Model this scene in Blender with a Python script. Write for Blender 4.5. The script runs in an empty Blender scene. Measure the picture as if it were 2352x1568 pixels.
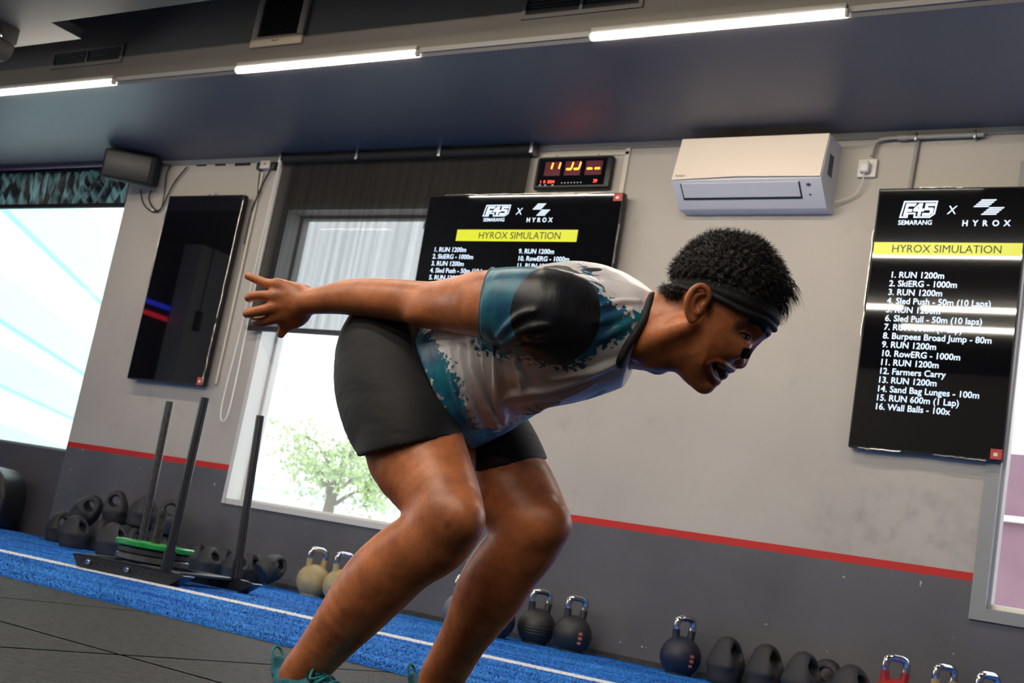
import bpy, bmesh, math, random
import numpy as np
from mathutils import Vector, Matrix
random.seed(7); RNG = np.random.default_rng(7)
S = bpy.context.scene
COL = S.collection
# ------------------------------------------------------------------ camera, world, exposure
CAM_H, FPX = 0.31, 3000.0            # low viewpoint, focal length in pixels of a 2352 px wide frame
YAW, PITCH, ROLL = -0.6055, 0.17646, 0.18094
def _axes():
    cy, sy, cp, sp = math.cos(YAW), math.sin(YAW), math.cos(PITCH), math.sin(PITCH)
    fwd = np.array([sy*cp, cy*cp, sp]); right = np.array([cy, -sy, 0.0]); up = np.cross(right, fwd)
    cr, sr = math.cos(ROLL), math.sin(ROLL)
    return cr*right + sr*up, -sr*right + cr*up, fwd
AR, AU, AW = _axes()
EYE = np.array([0, 0, CAM_H])
cd = bpy.data.cameras.new('camera'); cam = bpy.data.objects.new('camera', cd); COL.objects.link(cam)
cd.sensor_width = 36.0; cd.lens = FPX/2352*36; cd.clip_start = 0.05; cd.clip_end = 300
cam.matrix_world = Matrix(((AR[0], AU[0], -AW[0], EYE[0]), (AR[1], AU[1], -AW[1], EYE[1]), (AR[2], AU[2], -AW[2], EYE[2]), (0, 0, 0, 1)))
cd.dof.use_dof = True; cd.dof.focus_distance = 2.7; cd.dof.aperture_fstop = 11.0
S.camera = cam
world = bpy.data.worlds.new('overcast_sky'); S.world = world; world.use_nodes = True
wb = world.node_tree.nodes['Background']
wb.inputs[0].default_value = (0.94, 0.98, 1.0, 1); wb.inputs[1].default_value = 2.2
S.view_settings.view_transform = 'Standard'; S.view_settings.look = 'None'
S.view_settings.gamma = 1; S.view_settings.use_curve_mapping = False
S.view_settings.exposure = 0.70
S.cycles.use_denoising = True
S.cycles.max_bounces = 8; S.cycles.diffuse_bounces = 4; S.cycles.glossy_bounces = 4; S.cycles.transparent_max_bounces = 12
S.cycles.caustics_reflective = False; S.cycles.caustics_refractive = False
S.cycles.sample_clamp_indirect = 6
TUBE_POWER = 74.0

# ------------------------------------------------------------------ helpers
def ray(px, py): return (px-1176)/FPX*AR - (py-784)/FPX*AU + AW
def W(px, py, y): d = ray(px, py); return EYE + d*(y/d[1])          # point of a wall at distance y
def Fl(px, py, z=0): d = ray(px, py); return EYE + d*((z-CAM_H)/d[2])  # point of a floor/ceiling at height z
def lin(c):
    c = c/255.0
    return c/12.92 if c <= 0.04045 else ((c+0.055)/1.055)**2.4
def rgb(r, g, b): return (lin(r), lin(g), lin(b), 1.0)

def tag(o, label=None, cat=None, group=None, kind=None):
    if label: o['label'] = label
    if cat: o['category'] = cat
    if group: o['group'] = group
    if kind: o['kind'] = kind
    return o
def link(name, me, m=None, parent=None):
    o = bpy.data.objects.new(name, me); COL.objects.link(o)
    if m is not None:
        for x in (m if isinstance(m, (list, tuple)) else [m]): me.materials.append(x)
    if parent is not None: o.parent = parent
    return o
def thing(name, label, cat, loc=(0, 0, 0), rz=0.0, group=None):
    o = bpy.data.objects.new(name, None); COL.objects.link(o); o.empty_display_size = 0.1
    o.location = loc; o.rotation_euler = (0, 0, rz)
    return tag(o, label, cat, group)
def copy_tree(o, loc=None, rot=None, label=None, parent=None):
    c = o.copy(); COL.objects.link(c); c.parent = parent
    if loc is not None: c.location = loc
    if rot is not None: c.rotation_euler = rot
    if label: c['label'] = label
    for ch in list(o.children): copy_tree(ch, parent=c)
    return c

class MB:
    """collects simple shapes into one mesh"""
    def __init__(s): s.bm = bmesh.new()
    def box(s, lo, hi, bevel=0.0, seg=2, mat=None):
        r = bmesh.ops.create_cube(s.bm, size=1.0)['verts']
        c = [(lo[i]+hi[i])/2 for i in range(3)]; d = [hi[i]-lo[i] for i in range(3)]
        for v in r: v.co = Vector((c[0]+v.co.x*d[0], c[1]+v.co.y*d[1], c[2]+v.co.z*d[2]))
        if mat is not None:
            for v in r: v.co = mat @ v.co
        if bevel > 0:
            es = list({e for v in r for e in v.link_edges})
            bmesh.ops.bevel(s.bm, geom=es, offset=bevel, segments=seg, profile=0.5, affect='EDGES')
        return s
    def cyl(s, a, b, r0, r1=None, n=20, cap=True):
        a = Vector(a); b = Vector(b); r1 = r0 if r1 is None else r1
        d = (b-a); L = d.length; d.normalize()
        m = Matrix.Translation((a+b)/2) @ d.to_track_quat('Z', 'Y').to_matrix().to_4x4()
        bmesh.ops.create_cone(s.bm, cap_ends=cap, segments=n, radius1=r0, radius2=r1, depth=L, matrix=m)
        return s
    def sph(s, c, r, sc=(1, 1, 1), n=20):
        m = Matrix.Translation(Vector(c)) @ Matrix.Diagonal((sc[0], sc[1], sc[2], 1))
        bmesh.ops.create_uvsphere(s.bm, u_segments=n, v_segments=max(8, n//2), radius=r, matrix=m)
        return s
    def tube(s, pts, r, n=8, res=6, closed=False):
        P = catmull(np.array(pts, float), res, closed)
        rr = r if np.ndim(r) else np.full(len(P), r)
        if np.ndim(r): rr = np.interp(np.linspace(0, 1, len(P)), np.linspace(0, 1, len(r)), r)
        rings = []; up = np.array([0.13, 0.31, 0.94])
        for i in range(len(P)):
            t = P[(i+1) % len(P) if closed else min(i+1, len(P)-1)] - P[(i-1) if closed else max(i-1, 0)]
            t = t/(np.linalg.norm(t)+1e-9)
            u = up - t*np.dot(up, t); u /= np.linalg.norm(u)+1e-9; v = np.cross(t, u); up = u
            rings.append([s.bm.verts.new(P[i] + rr[i]*(math.cos(q)*u + math.sin(q)*v)) for q in np.linspace(0, 2*math.pi, n, endpoint=False)])
        m = len(rings) if closed else len(rings)-1
        for i in range(m):
            A, B = rings[i], rings[(i+1) % len(rings)]
            for k in range(n): s.bm.faces.new((A[k], A[(k+1) % n], B[(k+1) % n], B[k]))
        if not closed:
            s.bm.faces.new(rings[0][::-1]); s.bm.faces.new(rings[-1])
        return s
    def lathe(s, prof, c=(0, 0, 0), n=32):
        rings = []
        for r, z in prof:
            rings.append([s.bm.verts.new((c[0]+r*math.cos(q), c[1]+r*math.sin(q), c[2]+z)) for q in np.linspace(0, 2*math.pi, n, endpoint=False)])
        for A, B in zip(rings, rings[1:]):
            for k in range(n): s.bm.faces.new((A[k], A[(k+1) % n], B[(k+1) % n], B[k]))
        s.bm.faces.new(rings[0][::-1]); s.bm.faces.new(rings[-1])
        return s
    def poly(s, pts, depth):
        """flat polygon (list of 3D points) given a thickness along the vector depth"""
        d = Vector(depth)
        a = [s.bm.verts.new(Vector(p)) for p in pts]; b = [s.bm.verts.new(Vector(p)+d) for p in pts]
        n = len(pts)
        s.bm.faces.new(a); s.bm.faces.new(b[::-1])
        for i in range(n): s.bm.faces.new((a[i], b[i], b[(i+1) % n], a[(i+1) % n]))
        return s
    def build(s, name, m=None, parent=None, smooth=True, angle=0.7):
        bmesh.ops.recalc_face_normals(s.bm, faces=s.bm.faces[:])
        me = bpy.data.meshes.new(name); s.bm.to_mesh(me); s.bm.free()
        if smooth:
            for p in me.polygons: p.use_smooth = True
            me.set_sharp_from_angle(angle=angle)
        return link(name, me, m, parent)

def catmull(P, res, closed=False):
    n = len(P)
    if n < 3 and not closed:
        return np.array([P[0]+(P[-1]-P[0])*t for t in np.linspace(0, 1, res+1)])
    out = []
    for i in range(n if closed else n-1):
        p0 = P[(i-1) % n] if closed else P[max(i-1, 0)]; p1 = P[i]; p2 = P[(i+1) % n]; p3 = P[(i+2) % n] if closed else P[min(i+2, n-1)]
        for t in np.arange(res)/res:
            out.append(0.5*((2*p1) + (-p0+p2)*t + (2*p0-5*p1+4*p2-p3)*t*t + (-p0+3*p1-3*p2+p3)*t**3))
    if not closed: out.append(P[-1])
    return np.array(out)

# ------------------------------------------------------------------ materials
def mat(name, col, rough=0.6, metal=0.0, spec=0.5, noise=None, bump=None, emit=None, coat=0.0, sheen=0.0):
    m = bpy.data.materials.new(name); m.use_nodes = True
    nt = m.node_tree; b = nt.nodes['Principled BSDF']
    b.inputs['Base Color'].default_value = col; b.inputs['Roughness'].default_value = rough
    b.inputs['Metallic'].default_value = metal; b.inputs['Specular IOR Level'].default_value = spec
    b.inputs['Coat Weight'].default_value = coat; b.inputs['Sheen Weight'].default_value = sheen
    tc = nt.nodes.new('ShaderNodeTexCoord')
    if noise:
        sc, amt = noise[0], noise[1]
        n = nt.nodes.new('ShaderNodeTexNoise'); n.inputs['Scale'].default_value = sc; n.inputs['Detail'].default_value = 5
        nt.links.new(tc.outputs['Object'], n.inputs['Vector'])
        mx = nt.nodes.new('ShaderNodeMix'); mx.data_type = 'RGBA'
        c2 = noise[2] if len(noise) > 2 else tuple(x*(1-amt) for x in col[:3])+(1,)
        rp = nt.nodes.new('ShaderNodeMapRange'); rp.inputs[1].default_value = 0.35; rp.inputs[2].default_value = 0.65
        nt.links.new(n.outputs[0], rp.inputs[0]); nt.links.new(rp.outputs[0], mx.inputs[0])
        mx.inputs[6].default_value = col; mx.inputs[7].default_value = c2
        nt.links.new(mx.outputs[2], b.inputs['Base Color'])
    if bump:
        n = nt.nodes.new('ShaderNodeTexNoise'); n.inputs['Scale'].default_value = bump[0]; n.inputs['Detail'].default_value = 4
        nt.links.new(tc.outputs['Object'], n.inputs['Vector'])
        bp = nt.nodes.new('ShaderNodeBump'); bp.inputs['Strength'].default_value = bump[1]; bp.inputs['Distance'].default_value = bump[2] if len(bump) > 2 else 0.01
        nt.links.new(n.outputs[0], bp.inputs['Height']); nt.links.new(bp.outputs[0], b.inputs['Normal'])
    if emit:
        b.inputs['Emission Color'].default_value = emit[0]; b.inputs['Emission Strength'].default_value = emit[1]
    return m
def N(m, t): return m.node_tree.nodes.new(t)
def L(m, a, b): m.node_tree.links.new(a, b)
def BSDF(m): return m.node_tree.nodes['Principled BSDF']

M = {}
M['black'] = mat('black_plastic', rgb(24, 24, 26), 0.45, bump=(300, 0.1, 0.002))
M['blackmat'] = mat('matt_black', rgb(20, 20, 21), 0.8)
M['white'] = mat('white_plastic', rgb(222, 218, 212), 0.4)
M['offwhite'] = mat('ivory_plastic', rgb(205, 198, 184), 0.5)
M['greytrim'] = mat('grey_paint', rgb(150, 146, 140), 0.55)
M['chrome'] = mat('polished_steel', rgb(205, 205, 208), 0.12, 1.0)
M['steel'] = mat('brushed_steel', rgb(150, 150, 155), 0.35, 1.0)
M['rubber'] = mat('black_rubber', rgb(38, 38, 42), 0.62, noise=(9, 0.3), bump=(160, 0.25, 0.003))
M['blacksteel'] = mat('black_powder_coat', rgb(26, 26, 30), 0.38, 0.0, noise=(30, 0.3), bump=(250, 0.15, 0.002))
M['screen'] = mat('glossy_screen', rgb(10, 10, 13), 0.03, 0.0, 0.6)
M['glow_text'] = mat('lit_screen_text', rgb(190, 210, 230), 0.3, emit=((0.50, 0.62, 0.78, 1), 0.6))
M['glow_yellow'] = mat('lit_yellow_band', rgb(190, 195, 30), 0.3, emit=((0.55, 0.60, 0.02, 1), 0.34))
M['dark_text'] = mat('dark_band_text', rgb(18, 18, 14), 0.5)
M['red'] = mat('red_sticker', rgb(200, 52, 36), 0.35, noise=(60, 0.4))
M['film'] = mat('clear_edge_film', rgb(190, 185, 178), 0.22, 0.6, noise=(50, 0.5))
M['led'] = mat('clock_led', (1, 0.08, 0.01, 1), 0.4, emit=((1.0, 0.16, 0.01, 1), 6.0))
M['led_dim'] = mat('clock_window', rgb(46, 16, 22), 0.25, emit=((0.05, 0.006, 0.01, 1), 1.0))
M['tube'] = mat('lit_tube', (1, 1, 1, 1), 0.4, emit=((1.0, 0.90, 0.76, 1), TUBE_POWER))
M['gold'] = mat('gold_kettlebell_coat', rgb(178, 158, 112), 0.5, 0.0, 0.5, noise=(14, 0.25))
M['navy'] = mat('navy_kettlebell_coat', rgb(30, 32, 52), 0.5, noise=(14, 0.2), bump=(220, 0.15, 0.002))
M['kbblack'] = mat('black_kettlebell_coat', rgb(40, 40, 43), 0.48, noise=(14, 0.2), bump=(220, 0.15, 0.002))
M['kbred'] = mat('red_kettlebell_coat', rgb(165, 22, 30), 0.45, noise=(14, 0.2))
M['kbgrey'] = mat('grey_kettlebell_coat', rgb(110, 112, 118), 0.5, noise=(14, 0.2))
M['green'] = mat('green_plate_paint', rgb(22, 150, 62), 0.35, noise=(20, 0.3))
M['plategrey'] = mat('grey_plate_iron', rgb(86, 86, 90), 0.42, 0.3, noise=(16, 0.4))
M['glass'] = bpy.data.materials.new('window_glass')
def _glass(m, tint, refl):
    m.use_nodes = True; nt = m.node_tree; nt.nodes.remove(nt.nodes['Principled BSDF'])
    t = N(m, 'ShaderNodeBsdfTransparent'); t.inputs[0].default_value = tint
    g = N(m, 'ShaderNodeBsdfGlossy'); g.inputs[1].default_value = 0.02
    mx = N(m, 'ShaderNodeMixShader'); mx.inputs[0].default_value = refl
    L(m, t.outputs[0], mx.inputs[1]); L(m, g.outputs[0], mx.inputs[2])
    L(m, mx.outputs[0], nt.nodes['Material Output'].inputs[0])
_glass(M['glass'], (0.97, 0.99, 1, 1), 0.04)
M['glass_aqua'] = bpy.data.materials.new('aqua_tinted_glass'); _glass(M['glass_aqua'], (0.90, 0.985, 0.98, 1), 0.04)
def sheer(name, alpha, col):
    m = bpy.data.materials.new(name); m.use_nodes = True; b = BSDF(m)
    b.inputs['Base Color'].default_value = col; b.inputs['Roughness'].default_value = 0.85; b.inputs['Specular IOR Level'].default_value = 0.1
    t = N(m, 'ShaderNodeBsdfTransparent'); mx = N(m, 'ShaderNodeMixShader')
    tc = N(m, 'ShaderNodeTexCoord'); mp = N(m, 'ShaderNodeMapping'); mp.inputs['Scale'].default_value = (22, 1, 0.5)
    n = N(m, 'ShaderNodeTexNoise'); n.inputs['Scale'].default_value = 1.0; n.inputs['Detail'].default_value = 4
    r = N(m, 'ShaderNodeMapRange'); r.inputs[1].default_value = 0.3; r.inputs[2].default_value = 0.7
    r.inputs[3].default_value = alpha*0.86; r.inputs[4].default_value = alpha*1.10
    L(m, tc.outputs['Object'], mp.inputs[0]); L(m, mp.outputs[0], n.inputs['Vector']); L(m, n.outputs[0], r.inputs[0])
    L(m, r.outputs[0], mx.inputs[0]); L(m, b.outputs[0], mx.inputs[1]); L(m, t.outputs[0], mx.inputs[2])
    L(m, mx.outputs[0], m.node_tree.nodes['Material Output'].inputs[0])
    return m
M['blind'] = sheer('charcoal_screen_fabric', 0.45, rgb(27, 26, 25))

# wall paint: beige-grey above, thin red stripe, dark grey below; scuffs
def wall_paint():
    m = mat('two_tone_wall_paint', rgb(168, 162, 152), 0.62, bump=(70, 0.12, 0.004))
    g = N(m, 'ShaderNodeNewGeometry'); s = N(m, 'ShaderNodeSeparateXYZ'); L(m, g.outputs['Position'], s.inputs[0])
    def noise(sc, lo, hi, det=6):
        n = N(m, 'ShaderNodeTexNoise'); n.inputs['Scale'].default_value = sc; n.inputs['Detail'].default_value = det
        L(m, g.outputs['Position'], n.inputs['Vector'])
        r = N(m, 'ShaderNodeMapRange'); r.inputs[1].default_value = lo; r.inputs[2].default_value = hi
        L(m, n.outputs[0], r.inputs[0]); return r.outputs[0]
    def mix(f, a, b):
        x = N(m, 'ShaderNodeMix'); x.data_type = 'RGBA'
        for sock, v in ((0, f), (6, a), (7, b)):
            if hasattr(v, 'links'): L(m, v, x.inputs[sock])
            else: x.inputs[sock].default_value = v
        return x.outputs[2]
    def math_(op, a, b):
        x = N(m, 'ShaderNodeMath'); x.operation = op
        for i, v in enumerate((a, b)):
            if hasattr(v, 'links'): L(m, v, x.inputs[i])
            else: x.inputs[i].default_value = v
        return x.outputs[0]
    upper = mix(noise(1.3, 0.35, 0.7), rgb(182, 175, 164), rgb(170, 163, 154))
    # grubby patch low on the right part of the upper wall
    dx = math_('DIVIDE', math_('SUBTRACT', s.outputs[0], -1.85), 0.55); dz = math_('DIVIDE', math_('SUBTRACT', s.outputs[2], 0.85), 0.28)
    rr = math_('SQRT', math_('ADD', math_('MULTIPLY', dx, dx), math_('MULTIPLY', dz, dz)), 0)
    near = N(m, 'ShaderNodeMapRange'); near.inputs[1].default_value = 1.1; near.inputs[2].default_value = 0.2; L(m, rr, near.inputs[0])
    upper = mix(math_('MULTIPLY', math_('MULTIPLY', noise(11, 0.48, 0.72), near.outputs[0]), 0.38), upper, rgb(88, 84, 80))
    upper = mix(math_('MULTIPLY', noise(5.5, 0.66, 0.80), 0.35), upper, rgb(120, 114, 106))
    lower = mix(noise(2.2, 0.35, 0.7), rgb(90, 89, 93), rgb(76, 75, 79))
    lower = mix(noise(26, 0.755, 0.775, 2), lower, rgb(190, 180, 165))
    z = math_('ADD', s.outputs[2], 0)
    a = mix(math_('GREATER_THAN', z, 0.655), lower, rgb(190, 26, 18))
    a = mix(math_('GREATER_THAN', z, 0.692), a, upper)
    L(m, a, BSDF(m).inputs['Base Color'])
    return m
M['wall'] = wall_paint()
M['wall_plain'] = mat('plain_grey_wall', rgb(120, 117, 114), 0.7)
M['wall_dark'] = mat('dark_grey_bay_wall', rgb(84, 83, 88), 0.7, noise=(3, 0.15))
M['soffit'] = mat('blue_grey_soffit_paint', rgb(112, 108, 110), 0.45, 0, 0.4, noise=(0.8, 0.12))
M['ceiling'] = mat('grey_ceiling_paint', rgb(44, 44, 45), 0.7)
M['bulk'] = mat('bulkhead_paint', rgb(112, 106, 98), 0.6, noise=(1.2, 0.1))
M['reveal'] = mat('white_reveal_paint', rgb(200, 198, 194), 0.5)
M['alu'] = mat('grey_window_frame', rgb(168, 168, 166), 0.4, 0.3)

# ------------------------------------------------------------------ the room
YW = 5.971; ZS = 2.775; YF = 4.74; ZC = 2.95
def struct(name, mb, m): return tag(mb.build(name, m, None, smooth=False), kind='structure')
win_mid = (-6.075, -4.30, 0.478, 2.40); win_right = (-1.472, 2.70, 0.505, 2.60); PX = -7.735  # right window stretched out of view to add rim light
def rubber_floor():
    m = mat('black_rubber_tiles', rgb(47, 45, 44), 0.6, 0, 0.2, noise=(34, 0.7, rgb(11, 11, 11)), bump=(90, 1.0, 0.012))  # lighter speckle stands for glints off the bumps, put into the colour
    g = N(m, 'ShaderNodeNewGeometry'); mp = N(m, 'ShaderNodeMapping'); mp.inputs['Location'].default_value = (0.25, 0.0, 0)
    b = N(m, 'ShaderNodeTexBrick'); b.offset = 0.0; b.inputs['Scale'].default_value = 1.0
    b.inputs['Brick Width'].default_value = 1.0; b.inputs['Row Height'].default_value = 1.0; b.inputs['Mortar Size'].default_value = 0.006
    b.inputs['Mortar Smooth'].default_value = 0.0
    L(m, g.outputs['Position'], mp.inputs[0]); L(m, mp.outputs[0], b.inputs['Vector'])
    src = BSDF(m).inputs['Base Color'].links[0].from_socket
    mx = N(m, 'ShaderNodeMix'); mx.data_type = 'RGBA'; mx.inputs[7].default_value = rgb(3, 3, 3)
    iv = N(m, 'ShaderNodeMath'); iv.operation = 'MULTIPLY_ADD'; iv.inputs[1].default_value = -0.22; iv.inputs[2].default_value = 0.22; L(m, b.outputs['Fac'], iv.inputs[0]); L(m, iv.outputs[0], BSDF(m).inputs['Specular IOR Level'])
    L(m, b.outputs['Fac'], mx.inputs[0]); L(m, src, mx.inputs[6]); L(m, mx.outputs[2], BSDF(m).inputs['Base Color'])
    return m
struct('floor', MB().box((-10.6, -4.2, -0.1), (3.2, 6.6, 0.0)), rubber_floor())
w = MB()
def wall_run(x0, x1, wins, y0, y1, z1):
    xs = x0
    for (a, b, z0, zt) in wins:
        w.box((xs, y0, 0), (a, y1, z1)); w.box((a, y0, 0), (b, y1, z0))
        if zt < z1: w.box((a, y0, zt), (b, y1, z1))
        xs = b
    w.box((xs, y0, 0), (x1, y1, z1))
wall_run(PX, 3.2, [win_mid, win_right], YW, YW+0.20, 3.4)
struct('wall_back', w, M['wall'])
bay = MB(); YB = 6.12
bay.box((-10.6, YB, 0), (PX, YB+0.12, 0.625)).box((-10.6, YB, 2.80), (PX, YB+0.12, 3.4))
struct('wall_bay', bay, M['wall_dark'])
struct('wall_left', MB().box((-10.2, 3.25, 0), (-10.0, 6.2, 3.4)), mat('navy_side_wall', rgb(20, 22, 42), 0.6))
struct('wall_partition', MB().box((-10.0, -4.2, 0), (-9.75, -1.8, 3.4)).box((-10.0, 2.5, 0), (-9.75, 3.25, 3.4)).box((-10.0, -1.8, 0), (-9.75, 2.5, 0.6)).box((-10.0, -1.8, 2.5), (-9.75, 2.5, 3.4)), mat('pale_partition', rgb(205, 205, 208), 0.7))
struct('wall_right', MB().box((3.0, -4.2, 0), (3.2, 6.2, 3.4)), M['wall_plain'])
struct('wall_front', MB().box((-10.2, -4.2, 0), (3.2, -4.0, 3.4)), M['wall_plain'])
sf = MB().box((-10.2, YF, ZS), (3.2, YB+0.1, ZS+0.02))
struct('ceiling_soffit', sf, M['soffit'])
struct('wall_bulkhead', MB().box((-10.2, YF, ZS+0.02), (3.2, YF+0.1, 3.4)), M['bulk'])
c = MB().box((-10.2, -4.2, ZC), (3.2, 4.24, ZC+0.06)).box((-10.2, 4.24, ZC), (-6.53, 4.46, ZC+0.06)).box((-10.2, 4.24, 3.36), (3.2, YF, 3.42)).box((-10.2, 4.1, ZC+0.06), (3.2, 4.2, 3.4))
struct('ceiling', c, M['ceiling'])
# wall-top trunking strip under the soffit
struct('trim_1', MB().box((PX, YW-0.012, ZS-0.035), (3.0, YW, ZS)), M['greytrim'])
struct('baseboard_back', MB().box((PX, YW-0.006, 0), (3.0, YW, 0.035)), mat('scuffed_skirting', rgb(62, 60, 58), 0.8, noise=(20, 0.5)))

def window(n, x0, x1, z0, z1, y, frame, glass, fm, mullions=()):
    e = thing('window_%d' % n, None, None); e['kind'] = 'structure'
    f = MB()
    for lo, hi in (((x0, z0), (x0+frame, z1)), ((x1-frame, z0), (x1, z1)), ((x0+frame, z0), (x1-frame, z0+frame)), ((x0+frame, z1-frame), (x1-frame, z1))):
        f.box((lo[0], y-0.03, lo[1]), (hi[0], y+0.03, hi[1]), 0.004)
    for mx in mullions: f.box((mx-0.02, y-0.028, z0+frame), (mx+0.02, y+0.028, z1-frame), 0.004)
    f.build('window_frame', fm, e)
    MB().box((x0+frame*.5, y-0.003, z0+frame*.5), (x1-frame*.5, y+0.003, z1-frame*.5)).build('pane', glass, e, smooth=False)
    return e
e = window(1, win_mid[0], win_mid[1], win_mid[2], win_mid[3], YW+0.15, 0.024, M['glass'], M['reveal'])
rv = MB(); x0, x1, z0, z1 = win_mid
rv.box((x0-0.03, YW-0.012, z0-0.03), (x0+0.004, YW+0.125, z1+0.03)).box((x1-0.004, YW-0.012, z0-0.03), (x1+0.03, YW+0.125, z1+0.03)).box((x0, YW-0.012, z0-0.03), (x1, YW+0.125, z0+0.004)).box((x0, YW-0.012, z1-0.004), (x1, YW+0.125, z1+0.03))
rv.build('window_casing', M['reveal'], e, smooth=False)
M['glass_haze'] = bpy.data.materials.new('grimy_glass'); _glass(M['glass_haze'], (0.93, 0.90, 0.93, 1), 0.05)
e = window(2, win_right[0], win_right[1], win_right[2], win_right[3], YW+0.06, 0.066, M['glass_haze'], mat('aluminium_sash', rgb(205, 205, 200), 0.4, 0.2))
rv = MB(); x0, x1, z0, z1 = win_right
rv.box((x0-0.012, YW-0.015, z0-0.012), (x0+0.052, YW+0.026, z1)).box((x0+0.052, YW-0.015, z0-0.012), (x1, YW+0.026, z0+0.042))
rv.build('window_casing', mat('grey_casing', rgb(140, 142, 140), 0.45), e, smooth=False)
e = thing('window_4', None, None); e['kind'] = 'structure'  # unseen partition window, added to bring in daylight from the left
f = MB()
for lo, hi in (((-9.90, -1.80, 0.6), (-9.84, 2.50, 0.65)), ((-9.90, -1.80, 2.45), (-9.84, 2.50, 2.5)), ((-9.90, -1.80, 0.65), (-9.84, -1.75, 2.45)), ((-9.90, 2.45, 0.65), (-9.84, 2.50, 2.45)), ((-9.90, 0.33, 0.65), (-9.84, 0.37, 2.45))): f.box(lo, hi, 0.004)
f.build('window_frame', M['alu'], e); MB().box((-9.873, -1.77, 0.63), (-9.867, 2.47, 2.47)).build('pane', M['glass'], e, smooth=False)
window(3, -10.2, PX+0.04, 0.625, 2.80, YB+0.03, 0.02, M['glass_aqua'], M['alu'])

# ------------------------------------------------------------------ blue turf lane
def turf_mat(flat=False):
    m = mat('blue_turf_pile', rgb(26, 92, 190), 0.8, 0, 0.15)
    tc = N(m, 'ShaderNodeNewGeometry'); b = BSDF(m)
    n1 = N(m, 'ShaderNodeTexNoise'); n1.inputs['Scale'].default_value = 3.2; n1.inputs['Detail'].default_value = 4
    mp = N(m, 'ShaderNodeMapping'); mp.inputs['Scale'].default_value = (0.6, 2.2, 1)
    L(m, tc.outputs['Position'], mp.inputs[0]); L(m, mp.outputs[0], n1.inputs['Vector'])
    n2 = N(m, 'ShaderNodeTexNoise'); n2.inputs['Scale'].default_value = 190; n2.inputs['Detail'].default_value = 3
    L(m, tc.outputs['Position'], n2.inputs['Vector'])
    a = N(m, 'ShaderNodeMix'); a.data_type = 'RGBA'; a.inputs[6].default_value = rgb(20, 92, 202); a.inputs[7].default_value = rgb(62, 152, 248)
    r = N(m, 'ShaderNodeMapRange'); r.inputs[1].default_value = 0.32; r.inputs[2].default_value = 0.68
    ad = N(m, 'ShaderNodeMath'); ad.operation = 'ADD'; hf = N(m, 'ShaderNodeMath'); hf.operation = 'MULTIPLY_ADD'
    hf.inputs[1].default_value = 0.55; hf.inputs[2].default_value = -0.27
    L(m, n2.outputs[0], hf.inputs[0]); L(m, n1.outputs[0], ad.inputs[0]); L(m, hf.outputs[0], ad.inputs[1]); L(m, ad.outputs[0], r.inputs[0])
    L(m, r.outputs[0], a.inputs[0]); L(m, a.outputs[2], b.inputs['Base Color'])
    bp = N(m, 'ShaderNodeBump'); bp.inputs['Strength'].default_value = 0.8; bp.inputs['Distance'].default_value = 0.01
    if flat:
        cx = N(m, 'ShaderNodeCombineXYZ'); cx.inputs[2].default_value = 1.0; L(m, cx.outputs[0], b.inputs['Normal'])
    else:
        L(m, n2.outputs[0], bp.inputs['Height']); L(m, bp.outputs[0], b.inputs['Normal'])
    return m
TURF = turf_mat(); TURF_PILE = turf_mat(True)
Y0T = 2.97
t = tag(MB().box((-10.1, Y0T, 0), (3.0, YW-0.008, 0.008)).build('turf_lane', TURF, smooth=False), 'bright blue artificial turf lane running along the wall, with one white line', 'turf')
def line_quad(p, q, wd):
    p, q = np.array(p), np.array(q); d = (q-p)/np.linalg.norm(q-p); n = np.array([-d[1], d[0]])*wd/2
    return [(p[0]-n[0], p[1]-n[1], 0.0082), (q[0]-n[0], q[1]-n[1], 0.0082), (q[0]+n[0], q[1]+n[1], 0.0082), (p[0]+n[0], p[1]+n[1], 0.0082)]
LA, LB = Fl(-60, 1249, 0.012)[:2], Fl(1500, 1588, 0.012)[:2]
MB().poly(line_quad(LA+(LA-LB)*0.5, LB+(LB-LA)*0.6, 0.15), (0, 0, 0.0015)).build('lane_line', mat('white_turf_pile', rgb(222, 224, 230), 0.8, bump=(180, 0.5, 0.004)), t, smooth=False)
# short blades, as one uncountable pile
nb = 150000
bx = RNG.uniform(-8.3, -1.2, nb); by = Y0T + (YW-0.01-Y0T)*RNG.random(nb)**1.35
keep = np.abs(bx*0) < 1
hgt = RNG.uniform(0.004, 0.009, nb); ang = RNG.uniform(0, 6.283, nb); wd = RNG.uniform(0.0012, 0.0026, nb); lean = RNG.normal(0, 0.005, (nb, 2))
v = np.zeros((nb, 3, 3)); dxy = np.stack([np.cos(ang), np.sin(ang)], 1)*wd[:, None]
v[:, 0, 0] = bx-dxy[:, 0]; v[:, 0, 1] = by-dxy[:, 1]; v[:, 1, 0] = bx+dxy[:, 0]; v[:, 1, 1] = by+dxy[:, 1]
v[:, 2, 0] = bx+lean[:, 0]; v[:, 2, 1] = by+lean[:, 1]; v[:, :2, 2] = 0.007; v[:, 2, 2] = 0.008+hgt*0.7
dl = np.array(LB)-np.array(LA); dl = dl/np.linalg.norm(dl); dist = np.abs((bx-LA[0])*(-dl[1])+(by-LA[1])*dl[0])
onl = dist < 0.072+RNG.normal(0, 0.004, nb)
def soup(name, tris, m, parent=None):
    n = len(tris); me = bpy.data.meshes.new(name)
    me.vertices.add(n*3); me.vertices.foreach_set('co', tris.reshape(-1).astype(np.float32))
    me.loops.add(n*3); me.loops.foreach_set('vertex_index', np.arange(n*3, dtype=np.int32))
    me.polygons.add(n); me.polygons.foreach_set('loop_start', np.arange(0, n*3, 3, dtype=np.int32))
    me.update(); me.validate()
    return link(name, me, m, parent)
tag(soup('turf_pile', v[~onl], TURF_PILE, t), kind='stuff')
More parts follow.
